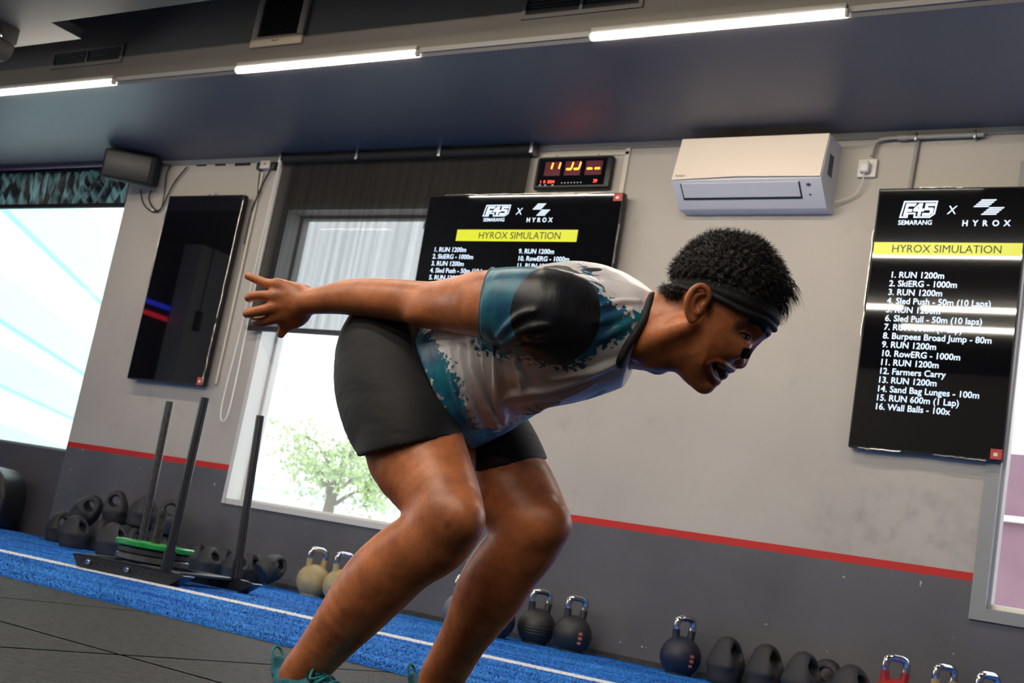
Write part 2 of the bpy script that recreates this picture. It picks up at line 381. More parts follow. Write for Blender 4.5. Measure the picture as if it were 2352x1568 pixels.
tag(soup('line_pile', v[onl], mat('white_fibre', rgb(225, 228, 232), 0.8), t), kind='stuff')
# ------------------------------------------------------------------ tube lights and vents on the bulkhead
def tube_light(x0, x1, y, z, label, grp, face=0):
    e = thing('tube_light', label, 'light', ((x0+x1)/2, y, z), 0, grp); h = (x1-x0)/2
    MB().box((-h, -0.016, 0.018), (h, 0.016, 0.046), 0.003).build('housing', M['greytrim'], e)
    MB().cyl((-h+0.004, 0, 0.006), (h-0.004, 0, 0.006), 0.0165, n=16).build('diffuser', M['tube'], e)
    for s in (-1, 1): MB().cyl((s*(h-0.004), 0, 0.006), (s*(h+0.006), 0, 0.006), 0.018, n=16).build('end_cap', M['offwhite'], e)
    return e
YT, ZT = YF-0.022, ZS+0.005
for (a, b), lb in zip(((-7.66, -6.49), (-5.435, -4.155), (-3.135, -1.925)),
        ('lit white tube light on the bulkhead edge below the spotlight and the nearest vent', 'lit white tube light on the bulkhead edge under the perforated fan grille', 'lit white tube light on the bulkhead edge above the air conditioner')):
    tube_light(a, b, YT, ZT, lb, 'tube lights along the bulkhead edge')
for a, b in ((-0.9, 0.3),): tube_light(a, b, YT, ZT, 'lit white tube light on the bulkhead edge over the right window, past the air conditioner', 'tube lights along the bulkhead edge')
tag(MB().box((-10.0, YF-0.014, ZS+0.02), (3.0, YF-0.001, ZS+0.045)).build('trim_2', M['greytrim'], smooth=False), kind='structure')
k = 0
for y, xs_ in ((2.48, (-4.1, -2.7)), (0.40, (-4.3, -2.9, -1.5)), (-0.6, (-3.38, -1.9, -0.4, -5.7, -7.1)), (-2.5, (-1.3, 0.2, -6.0, -7.4))):  # rear row and outer third-row tubes are unseen, added as fill light
    for x in xs_:
        tube_light(x-0.62, x+0.62, y, ZC-0.05, 'lit ceiling tube light in the %s row from the screens, %s from the right wall' % ({2.48: 'first', 0.40: 'second', -0.6: 'third', -2.5: 'added fourth'}[y], ('first', 'second', 'third', 'added fourth', 'fifth')[sorted(xs_)[::-1].index(x)]), 'ceiling tube lights')

def vent(px0, px1, label):
    (xa, _, za), (xb, _, zb) = px0, px1
    w_, h_ = xb-xa, za-zb
    e = thing('air_vent', label, 'vent', ((xa+xb)/2, YF, (za+zb)/2), 0, 'air vents on the bulkhead')
    fr = MB(); b = 0.022
    fr.box((-w_/2, -0.012, -h_/2), (w_/2, 0, -h_/2+b), 0.002).box((-w_/2, -0.012, h_/2-b), (w_/2, 0, h_/2), 0.002)
    fr.box((-w_/2, -0.012, -h_/2+b), (-w_/2+b, 0, h_/2-b), 0.002).box((w_/2-b, -0.012, -h_/2+b), (w_/2, 0, h_/2-b), 0.002).box((-0.008, -0.011, -h_/2+b), (0.008, 0, h_/2-b), 0.002)
    fr.build('frame', M['bulk'], e)
    MB().box((-w_/2+b, -0.001, -h_/2+b), (w_/2-b, 0.0, h_/2-b)).build('backing', M['blackmat'], e, smooth=False)
    for s in (-1, 1):
        for i in range(5):
            z = -h_/2+b+(h_-2*b)*(i+0.5)/5
            MB().box((s*(w_/4)-w_/4+b, -0.009, -0.001), (s*(w_/4)+w_/4-b, -0.002, 0.001), mat=Matrix.Translation((0, 0, z)) @ Matrix.Rotation(0.5, 4, 'X')).build('slat', M['black'], e, smooth=False)
    return e
vent((-7.17, 0, 3.045), (-6.487, 0, 2.922), 'two-panel air vent on the bulkhead between the ceiling spotlight and the fan grille')
vent((-3.565, 0, 3.045), (-2.90, 0, 2.918), 'two-panel air vent on the bulkhead right of the fan grille, above the air conditioner')
e = thing('fan_grille', 'tall pale perforated exhaust fan grille on the bulkhead', 'grille', (-5.19, YF, 3.11))
wg, hg = 0.39, 0.385
f = MB(); b = 0.045
f.box((-wg/2, -0.02, -hg/2), (wg/2, 0, -hg/2+0.062), 0.004).box((-wg/2, -0.02, hg/2-b), (wg/2, 0, hg/2), 0.004).box((-wg/2, -0.02, -hg/2+0.06), (-wg/2+b, 0, hg/2-b), 0.004).box((wg/2-b, -0.02, -hg/2+0.06), (wg/2, 0, hg/2-b), 0.004)
f.build('frame', mat('beige_grille_frame', rgb(176, 160, 138), 0.5), e)
MB().box((-wg/2+b, -0.004, -hg/2+0.06), (wg/2-b, 0, hg/2-b)).build('backing', M['blackmat'], e, smooth=False)
g = MB()
for i in range(1, 22): x = -wg/2+b+(wg-2*b)*i/22; g.box((x-0.002, -0.014, -hg/2+0.06), (x+0.002, -0.009, hg/2-b))
for i in range(1, 20): z = -hg/2+0.06+(hg-0.06-b)*i/20; g.box((-wg/2+b, -0.013, z-0.002), (wg/2-b, -0.008, z+0.002))
g.build('mesh_grid', M['blacksteel'], e, smooth=False)
def lettering(name, body, size, m, parent, x, z, y, align='LEFT', bold=0.0, spacing=1.0, linesp=1.0, shear=0.0, rot=None, wid=1.0):
    cu = bpy.data.curves.new(name, 'FONT'); cu.body = body; cu.size = size; cu.align_x = align; cu.align_y = 'CENTER' if '\n' not in body else 'TOP_BASELINE'
    cu.space_character = spacing; cu.space_line = linesp; cu.offset = bold; cu.shear = shear; cu.extrude = 0.0004; cu.resolution_u = 3
    o = bpy.data.objects.new(name, cu); COL.objects.link(o); dg = bpy.context.evaluated_depsgraph_get()
    me = bpy.data.meshes.new_from_object(o.evaluated_get(dg)); bpy.data.objects.remove(o); bpy.data.curves.remove(cu)
    me.name = name
    co = np.empty(len(me.vertices)*3, np.float32); me.vertices.foreach_get('co', co); co = co.reshape(-1, 3)
    out = np.stack([x+co[:, 0]*wid, np.full(len(co), y)-co[:, 2], z+co[:, 1]], 1); me.vertices.foreach_set('co', out.reshape(-1)); me.update()
    me.materials.clear()
    return link(name, me, m, parent)
lettering('logo_lettering', 'Panasonic', 0.014, M['dark_text'], e, 0.0, -hg/2+0.03, -0.0206, 'CENTER')

# ------------------------------------------------------------------ wall screens
def screen(loc, w_, h_, label, tilt=0.0, sticker=None, film=()):
    e = thing('wall_screen', label, 'screen', loc); e.rotation_euler = (tilt, 0, 0)
    MB().box((-w_/2, -0.022, -h_/2), (w_/2, 0.022, h_/2), 0.006).build('body', M['black'], e)
    b = 0.009
    MB().box((-w_/2+b, -0.0235, -h_/2+b), (w_/2-b, -0.0215, h_/2-b)).build('display_panel', M['screen'], e, smooth=False)
    MB().box((-0.15, 0.02, -0.12), (0.15, 0.05, 0.12), 0.005).build('wall_bracket', M['blacksteel'], e)
    if sticker:
        x, z, sx, sz = sticker
        s = MB().box((x-sx/2, -0.0250, z-sz/2), (x+sx/2, -0.0232, z+sz/2)).build('corner_sticker', M['red'], e, smooth=False)
        MB().box((x-sx*0.22, -0.0258, z-sz*0.2), (x+sx*0.12, -0.0250, z+sz*0.12)).build('sticker_mark', M['white'], s, smooth=False)
    for (x0, z0, x1, z1, th) in film:
        f = MB(); n = 14; rs = np.random.default_rng(int(abs(x0*100+z0*37+x1*11)))
        pts = [(x0+(x1-x0)*i/n+rs.normal(0, 0.0012), -0.0245+rs.normal(0, 0.001), z0+(z1-z0)*i/n+rs.normal(0, 0.0012)) for i in range(n+1)]
        f.tube(pts, th, n=5, res=2); f.build('edge_film', M['film'], e)
    return e
def quad(mb, pts, y=-0.0242, th=0.0006): mb.poly([(x, y, z) for x, z in pts], (0, -th, 0))
def logos(e, x_of, z_of, sx):
    """both logos: club mark with its city line, a cross, and a striped mark with spaced letters; sx = metres of one logo width"""
    # outlined club mark
    x0, x1, z0, z1 = x_of(0.0), x_of(0.0)+sx, z_of(1.0), z_of(0.0); H = z1-z0
    def P(u, v): return (x0+u*sx+0.04*sx*(v), z0+v*H)
    out = [(0, 0.0), (0.05, 1), (1.0, 1), (0.985, 0.22), (0.86, 0.0), (0.40, 0.0), (0.40, 0.22), (0.235, 0.22), (0.235, 0.0)]
    m = MB(); inn = []
    cx, cy = 0.5, 0.5
    n = len(out)
    def off(pts, d):
        r = []
        for i in range(n):
            a, b_, c_ = np.array(pts[i-1]), np.array(pts[i]), np.array(pts[(i+1) % n])
            a, b_, c_ = [q*np.array([sx, H]) for q in (a, b_, c_)]
            n1 = np.array([(b_-a)[1], -(b_-a)[0]]); n1 /= np.linalg.norm(n1); n2 = np.array([(c_-b_)[1], -(c_-b_)[0]]); n2 /= np.linalg.norm(n2)
            k_ = (n1+n2)/max(0.35, 1+n1@n2); q = b_+k_*d; r.append(tuple(q/np.array([sx, H])))
        return r
    inn = off(out, 0.085*H)
    for i in range(n):
        j = (i+1) % n; quad(m, [P(*out[i]), P(*out[j]), P(*inn[j]), P(*inn[i])])
    # F, 4, 5 as heavy strokes
    def strokes(polys):
        for pl in polys: quad(m, [P(*q) for q in pl], -0.0243)
    strokes([[(0.10, 0.12), (0.13, 0.86), (0.21, 0.86), (0.18, 0.12)], [(0.19, 0.86), (0.42, 0.86), (0.38, 0.68), (0.19, 0.68)], [(0.19, 0.52), (0.33, 0.52), (0.32, 0.36), (0.18, 0.36)],
             [(0.50, 0.86), (0.60, 0.86), (0.46, 0.54), (0.36, 0.54)], [(0.36, 0.54), (0.66, 0.54), (0.66, 0.38), (0.36, 0.38)], [(0.52, 0.86), (0.60, 0.86), (0.58, 0.12), (0.50, 0.12)],
             [(0.67, 0.86), (0.94, 0.86), (0.94, 0.70), (0.67, 0.70)], [(0.67, 0.74), (0.75, 0.74), (0.75, 0.46), (0.67, 0.46)], [(0.67, 0.60), (0.90, 0.60), (0.90, 0.45), (0.67, 0.45)],
             [(0.83, 0.58), (0.92, 0.55), (0.92, 0.24), (0.83, 0.24)], [(0.63, 0.28), (0.90, 0.28), (0.84, 0.12), (0.63, 0.12)]])
    m.build('club_logo', M['glow_text'], e, smooth=False)
def striped_mark(e, x, z, w_, h_):
    m = MB()
    for i in range(4):
        t = h_*0.5*(1-i/4.0); zz = z+t
        sh = w_*0.075*i
        quad(m, [(x-w_*0.28-sh, zz-h_*0.085), (x+w_*0.22-sh, zz-h_*0.085), (x+w_*0.26-sh, zz), (x-w_*0.24-sh, zz)])
    for i in range(4):
        zz = z+h_*0.02-h_*0.5*(i/4.0); sh = w_*0.075*i
        quad(m, [(x+w_*0.0-sh, zz-h_*0.085), (x+w_*0.50-sh, zz-h_*0.085), (x+w_*0.54-sh, zz), (x+w_*0.04-sh, zz)])
    m.build('striped_logo', M['glow_text'], e, smooth=False)
LINES = ['1. RUN 1200m', '2. SkiERG - 1000m', '3. RUN 1200m', '4. Sled Push - 50m (10 Laps)', '5. RUN 1200m', '6. Sled Pull - 50m (10 laps)', '7. RUN 600m (1 Lap)', '8. Burpees Broad Jump - 80m',
         '9. RUN 1200m', '10. RowERG - 1000m', '11. RUN 1200m', '12. Farmers Carry', '13. RUN 1200m', '14. Sand Bag Lunges - 100m', '15. RUN 600m (1 Lap)', '16. Wall Balls - 100x']
YS = -0.0243
def fill_screen(e, w_, h_, spec):
    X = lambda u: -w_/2+u*w_
    Z = lambda v: h_/2-v*h_
    a = spec
    logos(e, lambda u: X(a['f'][0]), lambda v: Z(a['f'][2]+v*(a['f'][3]-a['f'][2])), (a['f'][1]-a['f'][0])*w_)
    fc = X((a['f'][0]+a['f'][1])/2)
    lettering('city_lettering', 'SEMARANG', a['city'][1]*h_*1.36, M['glow_text'], e, fc-0.006, Z(a['city'][0]), YS, 'CENTER', bold=0.0004, wid=a['city'][2])
    lettering('cross_mark', 'X', a['x'][2]*h_, M['glow_text'], e, X(a['x'][0]), Z(a['x'][1]), YS, 'CENTER', shear=0.15)
    striped_mark(e, X(a['icon'][0]), Z(a['icon'][1]), a['icon'][2]*w_, a['icon'][3]*h_)
    lettering('brand_lettering', 'HYROX', a['hy'][2]*h_*1.36, M['glow_text'], e, X(a['hy'][0]), Z(a['hy'][1]), YS, 'CENTER', bold=0.0010, spacing=a['hy'][3])
    b = a['band']; m = MB(); quad(m, [(X(b[0]), Z(b[3])), (X(b[1]), Z(b[3])), (X(b[1]), Z(b[2])), (X(b[0]), Z(b[2]))], -0.0238)
    bd = m.build('title_band', M['glow_yellow'], e, smooth=False)
    lettering('title_lettering', 'HYROX SIMULATION', (b[3]-b[2])*h_*0.86, M['dark_text'], e, X((b[0]+b[1])/2+b[4]), Z((b[2]+b[3])/2)-0.002, YS-0.0004, 'CENTER', wid=b[5])
    for (u, v, dv, ls, sz) in a['cols']:
        for i, t in enumerate(ls):
            lettering('workout_line', t, sz, M['glow_text'], e, X(u), Z(v+dv*i), YS, 'LEFT', bold=0.0006)
TV_Y = YW-0.055
# left portrait screen, switched off
screen((-6.812, TV_Y, 1.828), 0.742, 1.315, 'dark switched-off portrait screen between the loudspeaker and the charcoal blind', sticker=(0.345, -0.63, 0.05, 0.05), film=((0.371, 0.62, 0.371, -0.2, 0.003), (0.371, -0.24, 0.371, -0.655, 0.0045), (-0.371, 0.6, -0.371, -0.05, 0.002), (0.02, 0.66, 0.12, 0.66, 0.003)))
# middle landscape screen
s2 = screen((-4.187, TV_Y, 2.073), 1.338, 0.758, 'landscape screen showing a two-column workout list, behind the person', 0.035, sticker=(0.636, 0.352, 0.055, 0.042), film=((-0.55, 0.379, 0.35, 0.379, 0.0022), (0.669, 0.2, 0.669, -0.02, 0.004), (-0.669, 0.22, -0.669, 0.17, 0.005), (0.38, 0.372, 0.52, 0.381, 0.004)))
fill_screen(s2, 1.338, 0.758, dict(f=(0.313, 0.449, 0.084, 0.175), city=(0.203, 0.028, 1.0), x=(0.500, 0.139, 0.075), icon=(0.611, 0.127, 0.085, 0.10), hy=(0.611, 0.206, 0.034, 1.75), band=(0.19, 0.81, 0.280, 0.371, 0.02, 1.0),
    cols=((0.078, 0.443, 0.056, LINES[:8], 0.039), (0.532, 0.448, 0.056, LINES[8:], 0.039))))
s3 = screen((-1.755, TV_Y, 1.817), 0.702, 1.262, 'portrait screen showing one sixteen-line workout list, beside the wall socket', 0.035, sticker=(0.320, -0.600, 0.05, 0.045), film=((-0.351, 0.42, -0.351, -0.1, 0.004), (-0.15, 0.631, 0.05, 0.629, 0.003), (-0.3, -0.631, -0.1, -0.629, 0.003), (0.05, -0.629, 0.28, -0.631, 0.003)))
fill_screen(s3, 0.702, 1.262, dict(f=(0.165, 0.405, 0.052, 0.118), city=(0.137, 0.0185, 0.98), x=(0.510, 0.090, 0.046), icon=(0.745, 0.080, 0.19, 0.062), hy=(0.740, 0.140, 0.0225, 2.05), band=(0.015, 0.985, 0.213, 0.262, -0.0, 1.0),
    cols=((0.150, 0.340, 0.0334, LINES, 0.0415),)))

# ------------------------------------------------------------------ air conditioner, clock, sockets, cables
def prism(prof, x0, x1, mb):   # profile of (y, z) pushed along x
    mb.poly([(x0, y, z) for y, z in prof], (x1-x0, 0, 0)); return mb
ac = thing('air_conditioner', 'white split air conditioner high on the wall, right of the clock', 'air conditioner', (-2.765, YW, 2.53))
hw = 0.405
prof = [(0, 0.178), (-0.158, 0.178), (-0.168, 0.165), (-0.208, -0.056), (-0.2125, -0.065), (-0.0905, -0.175), (-0.08, -0.180), (0, -0.180)]
prism(prof, -hw, hw, MB()).build('body', mat('white_ac_shell', rgb(214, 214, 216), 0.4), ac)
m = MB(); m.poly([(-hw+0.0, -0.174, 0.182), (hw-0.004, -0.174, 0.182), (hw-0.004, -0.222, -0.058), (0.2, -0.222, -0.054), (-0.05, -0.222, -0.05), (-hw, -0.222, -0.062)], (0, 0.012, 0.003))
m.build('front_panel', mat('white_gloss_panel', rgb(240, 226, 210), 0.32), ac)
def acbase(x, t, d=0.0): # point on the sloping underside, t 0 (top) to 1
    y = -0.2125+(t*0.122); z = -0.065-(t*0.11); return (x, y-0.66*d, z-0.75*d)
fl = MB(); fl.poly([acbase(-0.355, 0.10, 0.004), acbase(0.285, 0.10, 0.004), acbase(0.285, 0.60, 0.004), acbase(-0.355, 0.60, 0.004)], (0, 0.004, 0.005)); fl.build('louver', mat('louver_grey', rgb(205, 206, 210), 0.4), ac)
gp = MB(); gp.poly([acbase(-0.362, 0.60, 0.003), acbase(0.292, 0.60, 0.003), acbase(0.292, 0.68, 0.003), acbase(-0.362, 0.68, 0.003)], (0, 0.003, 0.004))
gp.poly([acbase(-0.362, 0.10, 0.003), acbase(-0.355, 0.10, 0.003), acbase(-0.355, 0.62, 0.003), acbase(-0.362, 0.62, 0.003)], (0, 0.003, 0.004))
gp.poly([acbase(0.285, 0.10, 0.003), acbase(0.292, 0.10, 0.003), acbase(0.292, 0.62, 0.003), acbase(0.285, 0.62, 0.003)], (0, 0.003, 0.004)); gp.build('louver_gap', M['blackmat'], ac)
MB().sph(acbase(0.335, 0.2, 0.001), 0.012, (1, 0.4, 0.6)).build('receiver_window', M['black'], ac)
MB().sph(acbase(0.335, 0.55, 0.001), 0.007, (1, 0.4, 0.6)).build('indicator_lamp', M['plategrey'], ac)
sl = MB()
for i in range(5): sl.box((hw-0.001, -0.14+i*0.012, -0.02), (hw+0.002, -0.134+i*0.012, 0.09))
sl.build('side_slots', M['plategrey'], ac, smooth=False)
lettering('logo_lettering', 'Panasonic', 0.0135, M['plategrey'], ac, -hw+0.022, -0.040, -0.2245)
tag(MB().tube([W(1690, 338, YW-0.05), W(1700, 332, YW-0.06), W(1720, 331, YW-0.07), W(1742, 333, YW-0.06), W(1757, 338, YW-0.05)], 0.006).build('cable_loop', M['black']), 'black cable loop lying on top of the air conditioner', 'cable')
tag(MB().box((-3.02, YW-0.075, 2.709), (-2.93, YW-0.03, 2.728), 0.004).build('connector_block', mat('cream_connector', rgb(205, 190, 140), 0.5)), 'small cream connector block on top of the air conditioner', 'connector')
# clock
ck = thing('digital_clock', 'black digital wall clock with glowing red-orange digits', 'clock', (-3.905, YW-0.025, 2.592))
cw, ch = 0.505, 0.192
MB().box((-cw/2, -0.02, -ch/2), (cw/2, 0.02, ch/2), 0.014, 3).build('casing', M['black'], ck)
MB().box((-cw/2+0.022, -0.0215, -ch/2+0.02), (cw/2-0.034, -0.019, ch/2-0.014)).build('display_panel', M['screen'], ck, smooth=False)
for gx, segs in ((-0.135, ('b', 'b')), (0.0, ('bg', 'bg')), (0.137, ('g', 'g'))):
    MB().box((gx-0.052, -0.0223, -0.018), (gx+0.055, -0.0214, 0.066)).build('digit_window', M['led_dim'], ck, smooth=False)
    for di, sg in enumerate(segs):
        ox = gx-0.024+di*0.050
        m = MB()
        if 'b' in sg: m.poly([(ox+0.013, -0.0225, 0.026), (ox+0.021, -0.0225, 0.022), (ox+0.027, -0.0225, 0.058), (ox+0.020, -0.0225, 0.062)], (0, -0.001, 0))
        if 'g' in sg: m.poly([(ox-0.018, -0.0225, 0.018), (ox-0.014, -0.0225, 0.025), (ox+0.014, -0.0225, 0.025), (ox+0.019, -0.0225, 0.020), (ox+0.014, -0.0225, 0.014), (ox-0.013, -0.0225, 0.014)], (0, -0.001, 0))
        m.build('lit_digit', M['led'], ck, smooth=False)
M['led2'] = mat('small_led', (1, .05, .02, 1), 0.4, emit=((1, 0.06, 0.02, 1), 2.5))
lettering('date_digits', '1  8  2024', 0.024, M['led2'], ck, -0.205, -0.055, -0.0225)
lettering('temperature_digits', '29', 0.026, M['led2'], ck, 0.150, -0.055, -0.0225)
d = MB()
for i in range(7): d.sph((-0.055+i*0.021, -0.0222, -0.062), 0.005, (1, 0.2, 0.7), 8)
for x in (-0.2, -0.165, -0.115): d.sph((x, -0.0222, -0.074), 0.008, (1, 0.2, 0.5), 8)
d.build('weekday_marks', mat('pale_print', rgb(200, 195, 190), 0.4), ck)
for x in (-0.14, 0.135): MB().cyl((x, 0.01, 0.115), (x, 0.026, 0.115), 0.006, n=8).build('hanging_screw', M['steel'], ck)
# trunking around the clock
tr = MB(); a = W(1225, 352, YW)
tr.box((-4.16, YW-0.014, 2.702), (-3.575, YW, 2.722), 0.002).box((-3.60, YW-0.014, 2.40), (-3.572, YW, 2.74), 0.002)
tag(tr.build('cable_trunking', M['offwhite']), 'ivory cable trunking running above and down beside the clock', 'trunking')
# right-hand conduit with socket
cdn = MB().tube([(-2.19, YW-0.03, 2.64), (-2.185, YW-0.03, 2.69), (-2.165, YW-0.03, 2.722), (-2.11, YW-0.03, 2.732), (-2.05, YW-0.03, 2.732)], 0.009, n=10)
cdn.cyl((-2.06, YW-0.03, 2.732), (-1.66, YW-0.03, 2.732), 0.0115, n=12).cyl((-2.07, YW-0.03, 2.732), (-2.02, YW-0.03, 2.732), 0.014, n=12)
cdn = tag(cdn.build('conduit_pipe', mat('conduit_grey', rgb(168, 162, 152), 0.45)), 'pale conduit pipe bending along the wall top down to the socket', 'conduit')
for x in (-1.98, -1.70): MB().box((x-0.006, YW-0.045, 2.712), (x+0.006, YW, 2.752), 0.002).build('pipe_clip', M['steel'], cdn)
tag(MB().cyl((-1.985, YW-0.012, 2.46), (-1.975, YW-0.012, 2.722), 0.011, n=12).build('conduit_pipe', M['greytrim']), 'vertical grey conduit pipe going down behind the right screen', 'conduit')
so = thing('wall_socket', 'white square wall socket with a white plug and a red dot', 'socket', (-2.208, YW, 2.583))
MB().box((-0.047, -0.022, -0.047), (0.047, 0, 0.047), 0.005).build('plate', M['white'], so)
MB().cyl((0.0, -0.0235, 0.032), (0.0, -0.021, 0.032), 0.006, n=10).build('indicator_dot', M['red'], so)
pg = tag(MB().box((-2.236, YW-0.062, 2.549), (-2.186, YW-0.0225, 2.607), 0.012, 3).build('mains_plug', M['white']), 'white mains plug pushed into the socket beside the air conditioner', 'plug')
MB().tube([(-2.211, YW-0.045, 2.552), (-2.215, YW-0.04, 2.50), (-2.24, YW-0.03, 2.45), (-2.29, YW-0.03, 2.42), (-2.345, YW-0.04, 2.40)], 0.0035).build('cord', M['offwhite'], pg)
# junction box by the middle blind and its cables
jb = thing('junction_box', 'small white junction box at the wall top beside the charcoal blind', 'junction box', (-6.345, YW, 2.705))
MB().box((-0.045, -0.05, -0.026), (0.045, 0, 0.03), 0.006).build('box', M['offwhite'], jb)
for x in (-0.062, 0.066): MB().box((x-0.022, -0.045, -0.03), (x+0.022, -0.005, 0.02), 0.008).build('connector', M['black'], jb)
MB().sph((0.0, -0.052, 0.005), 0.01, (1, 0.5, 1), 10).build('knockout', M['greytrim'], jb)
MB().tube([(-0.055, -0.03, -0.03), (-0.05, -0.02, -0.12), (-0.035, -0.02, -0.22), (-0.06, -0.02, -0.30), (-0.06, -0.02, -0.55)], 0.005).tube([(0.045, -0.03, -0.03), (0.0, -0.02, -0.1), (-0.03, -0.02, -0.2), (-0.05, -0.025, -0.32)], 0.006).build('cable', M['black'], jb)
tag(MB().tube([(-6.27, YW-0.03, 2.70), (-6.235, YW-0.04, 2.72), (-6.215, YW-0.04, 2.76), (-6.19, YW-0.04, 2.775)], 0.007).build('cable', M['black']), 'short black cable from the junction box up to the blind corner', 'cable')
tag(MB().cyl((-6.385, YW-0.012, 1.20), (-6.385, YW-0.012, 2.66), 0.009, n=10).build('conduit_pipe', M['offwhite']), 'thin pale conduit running down the wall beside the dark portrait screen', 'conduit')
# loudspeaker with its cables
sp = thing('loudspeaker', 'black loudspeaker tilted out from the top of the wall at left', 'speaker', (-7.50, YW-0.20, 2.655)); sp.rotation_euler = (0.14, 0.0, 0.62)
MB().box((-0.190, -0.075, -0.104), (0.190, 0.075, 0.104), 0.022, 4).build('cabinet', M['blackmat'], sp)
MB().box((-0.172, -0.079, -0.090), (0.150, -0.073, 0.090), 0.003).build('front_grille', M['black'], sp)
MB().box((-0.012, -0.081, 0.060), (-0.008, -0.078, 0.080)).build('logo_mark', M['plategrey'], sp, smooth=False)
MB().box((-0.05, 0.07, -0.04), (0.05, 0.20, 0.04), 0.008).build('bracket', M['blacksteel'], sp)
for pts, r, lb in (([(348, 437), (342, 455), (350, 475), (362, 484), (375, 470), (400, 420), (430, 383)], 0.0055, 'black speaker cable looping from the clip up to the ceiling'),
                   ([(323, 435), (326, 458), (335, 475), (352, 486), (370, 478), (378, 440), (382, 400), (392, 378)], 0.0045, 'thin black speaker cable hanging beside the loudspeaker')):
    tag(MB().tube([W(x, y, YW-0.02) for x, y in pts], r).build('speaker_cable', M['black']), lb, 'cable')
tag(MB().sph(W(352, 482, YW-0.015), 0.018, (1.2, 0.5, 0.8), 10).build('cable_clip', M['white']), 'small white cable clip on the wall under the loudspeaker', 'clip')
dk = MB()
for a_, b_ in (((452, 378), (474, 377)), ((495, 377), (518, 376)), ((540, 377), (576, 370))):
    A, B = W(*a_, YW-0.004), W(*b_, YW-0.004); dk.box((A[0], YW-0.006, A[2]-0.012), (B[0], YW-0.001, A[2]+0.006))
tag(dk.build('cable_slots', M['blackmat'], smooth=False), kind='structure').name = 'trim_3'

# ------------------------------------------------------------------ blinds
def roller(x0, x1, z0, y, label, ax=0.03, ztop=ZS, dep=0.05):
    e = thing('roller_blind', label, 'blind', ((x0+x1)/2, y, ztop)); h = (x1-x0)/2
    MB().cyl((-h, 0, -0.04), (h, 0, -0.04), ax, n=18).build('roller_tube', M['blackmat'], e)
    f = MB(); n = 40
    f.poly([(-h, 0.0, -0.05), (h, 0.0, -0.05), (h, 0.0, z0-ztop), (-h, 0.0, z0-ztop)], (0, 0.0015, 0)); f.build('fabric', M['blind'], e, smooth=False)
    MB().box((-h-0.006, -0.012, z0-ztop-0.022), (h+0.006, 0.014, z0-ztop+0.012), 0.004).build('bottom_bar', M['blacksteel'], e)
    for x in (-h-0.012, -h/3, h/3, h+0.012): MB().box((x-0.012, -0.035, -0.07), (x+0.012, 0.03, 0.0), 0.003).build('bracket', M['steel'], e)
    return e
rb = roller(-6.175, -4.20, 1.585, YW-0.05, 'charcoal roller blind half drawn over the middle window')
MB().tube([(-0.995, -0.03, -0.06), (-1.00, -0.03, -0.6), (-1.01, -0.03, -1.2), (-1.03, -0.03, -1.70), (-0.995, -0.03, -1.82), (-0.955, -0.03, -1.72), (-0.96, -0.03, -1.2), (-0.975, -0.03, -0.6), (-0.98, -0.03, -0.06)], 0.0042).build('pull_cord', M['white'], rb)
roller(-1.435, 0.9, 2.40, YW-0.05, 'black roller blind rolled up at the top of the right window')
# gathered blind of the left bay
gb = thing('gathered_blind', 'black gathered blind bunched at the top of the left bay window', 'blind', (-8.75, YB-0.06, 2.80))
rows, cols_ = 10, 260; me = bpy.data.meshes.new('fabric'); vs = []; fs = []
for j in range(rows+1):
    v_ = j/rows
    for i in range(cols_+1):
        u_ = i/cols_; x = -1.02+2.04*u_
        sh = 0.09*(v_-0.5)*(-1)*math.sin(u_*9+0.6)-0.07*v_
        vs.append((x+sh, 0.022*math.sin(u_*150+1.2*math.sin(u_*23)+2.2*v_)+0.012*math.sin(u_*61+3*v_), -0.045-0.265*v_))
for j in range(rows):
    for i in range(cols_):
        a = j*(cols_+1)+i; fs.append((a, a+1, a+cols_+2, a+cols_+1))
me.from_pydata(vs, [], fs); me.update()
for p in me.polygons: p.use_smooth = True
gm = mat('black_gathered_cloth', rgb(22, 24, 26), 0.5, 0, 0.4)
t_ = N(gm, 'ShaderNodeBsdfTranslucent'); t_.inputs[0].default_value = rgb(140, 172, 176)
mx = N(gm, 'ShaderNodeMixShader'); tcg = N(gm, 'ShaderNodeTexCoord'); mpg = N(gm, 'ShaderNodeMapping'); mpg.inputs['Scale'].default_value = (26, 0.1, 5.0); mpg.inputs['Rotation'].default_value = (0, 0.45, 0)
ng = N(gm, 'ShaderNodeTexNoise'); ng.inputs['Scale'].default_value = 1.0; ng.inputs['Detail'].default_value = 2; rg_ = N(gm, 'ShaderNodeMapRange'); rg_.inputs[1].default_value = 0.45; rg_.inputs[2].default_value = 0.62; rg_.inputs[3].default_value = 0.0; rg_.inputs[4].default_value = 0.30
L(gm, tcg.outputs['Object'], mpg.inputs[0]); L(gm, mpg.outputs[0], ng.inputs['Vector']); L(gm, ng.outputs[0], rg_.inputs[0]); L(gm, rg_.outputs[0], mx.inputs[0]); L(gm, BSDF(gm).outputs[0], mx.inputs[1]); L(gm, t_.outputs[0], mx.inputs[2]); L(gm, mx.outputs[0], gm.node_tree.nodes['Material Output'].inputs[0])
link('fabric', me, gm, gb)
MB().box((-1.05, -0.03, -0.045), (1.02, 0.03, 0.0), 0.005).build('head_rail', M['black'], gb)
MB().box((-1.05, -0.015, -0.335), (0.985, 0.02, -0.305), 0.004).build('bottom_bar', M['blackmat'], gb)
tag(MB().cyl((-10.0, YW-0.05, ZS-0.025), (-7.6, YW-0.05, ZS-0.025), 0.014, n=12).build('curtain_rail', M['steel']), 'thin metal rail under the soffit at the left bay', 'rail')
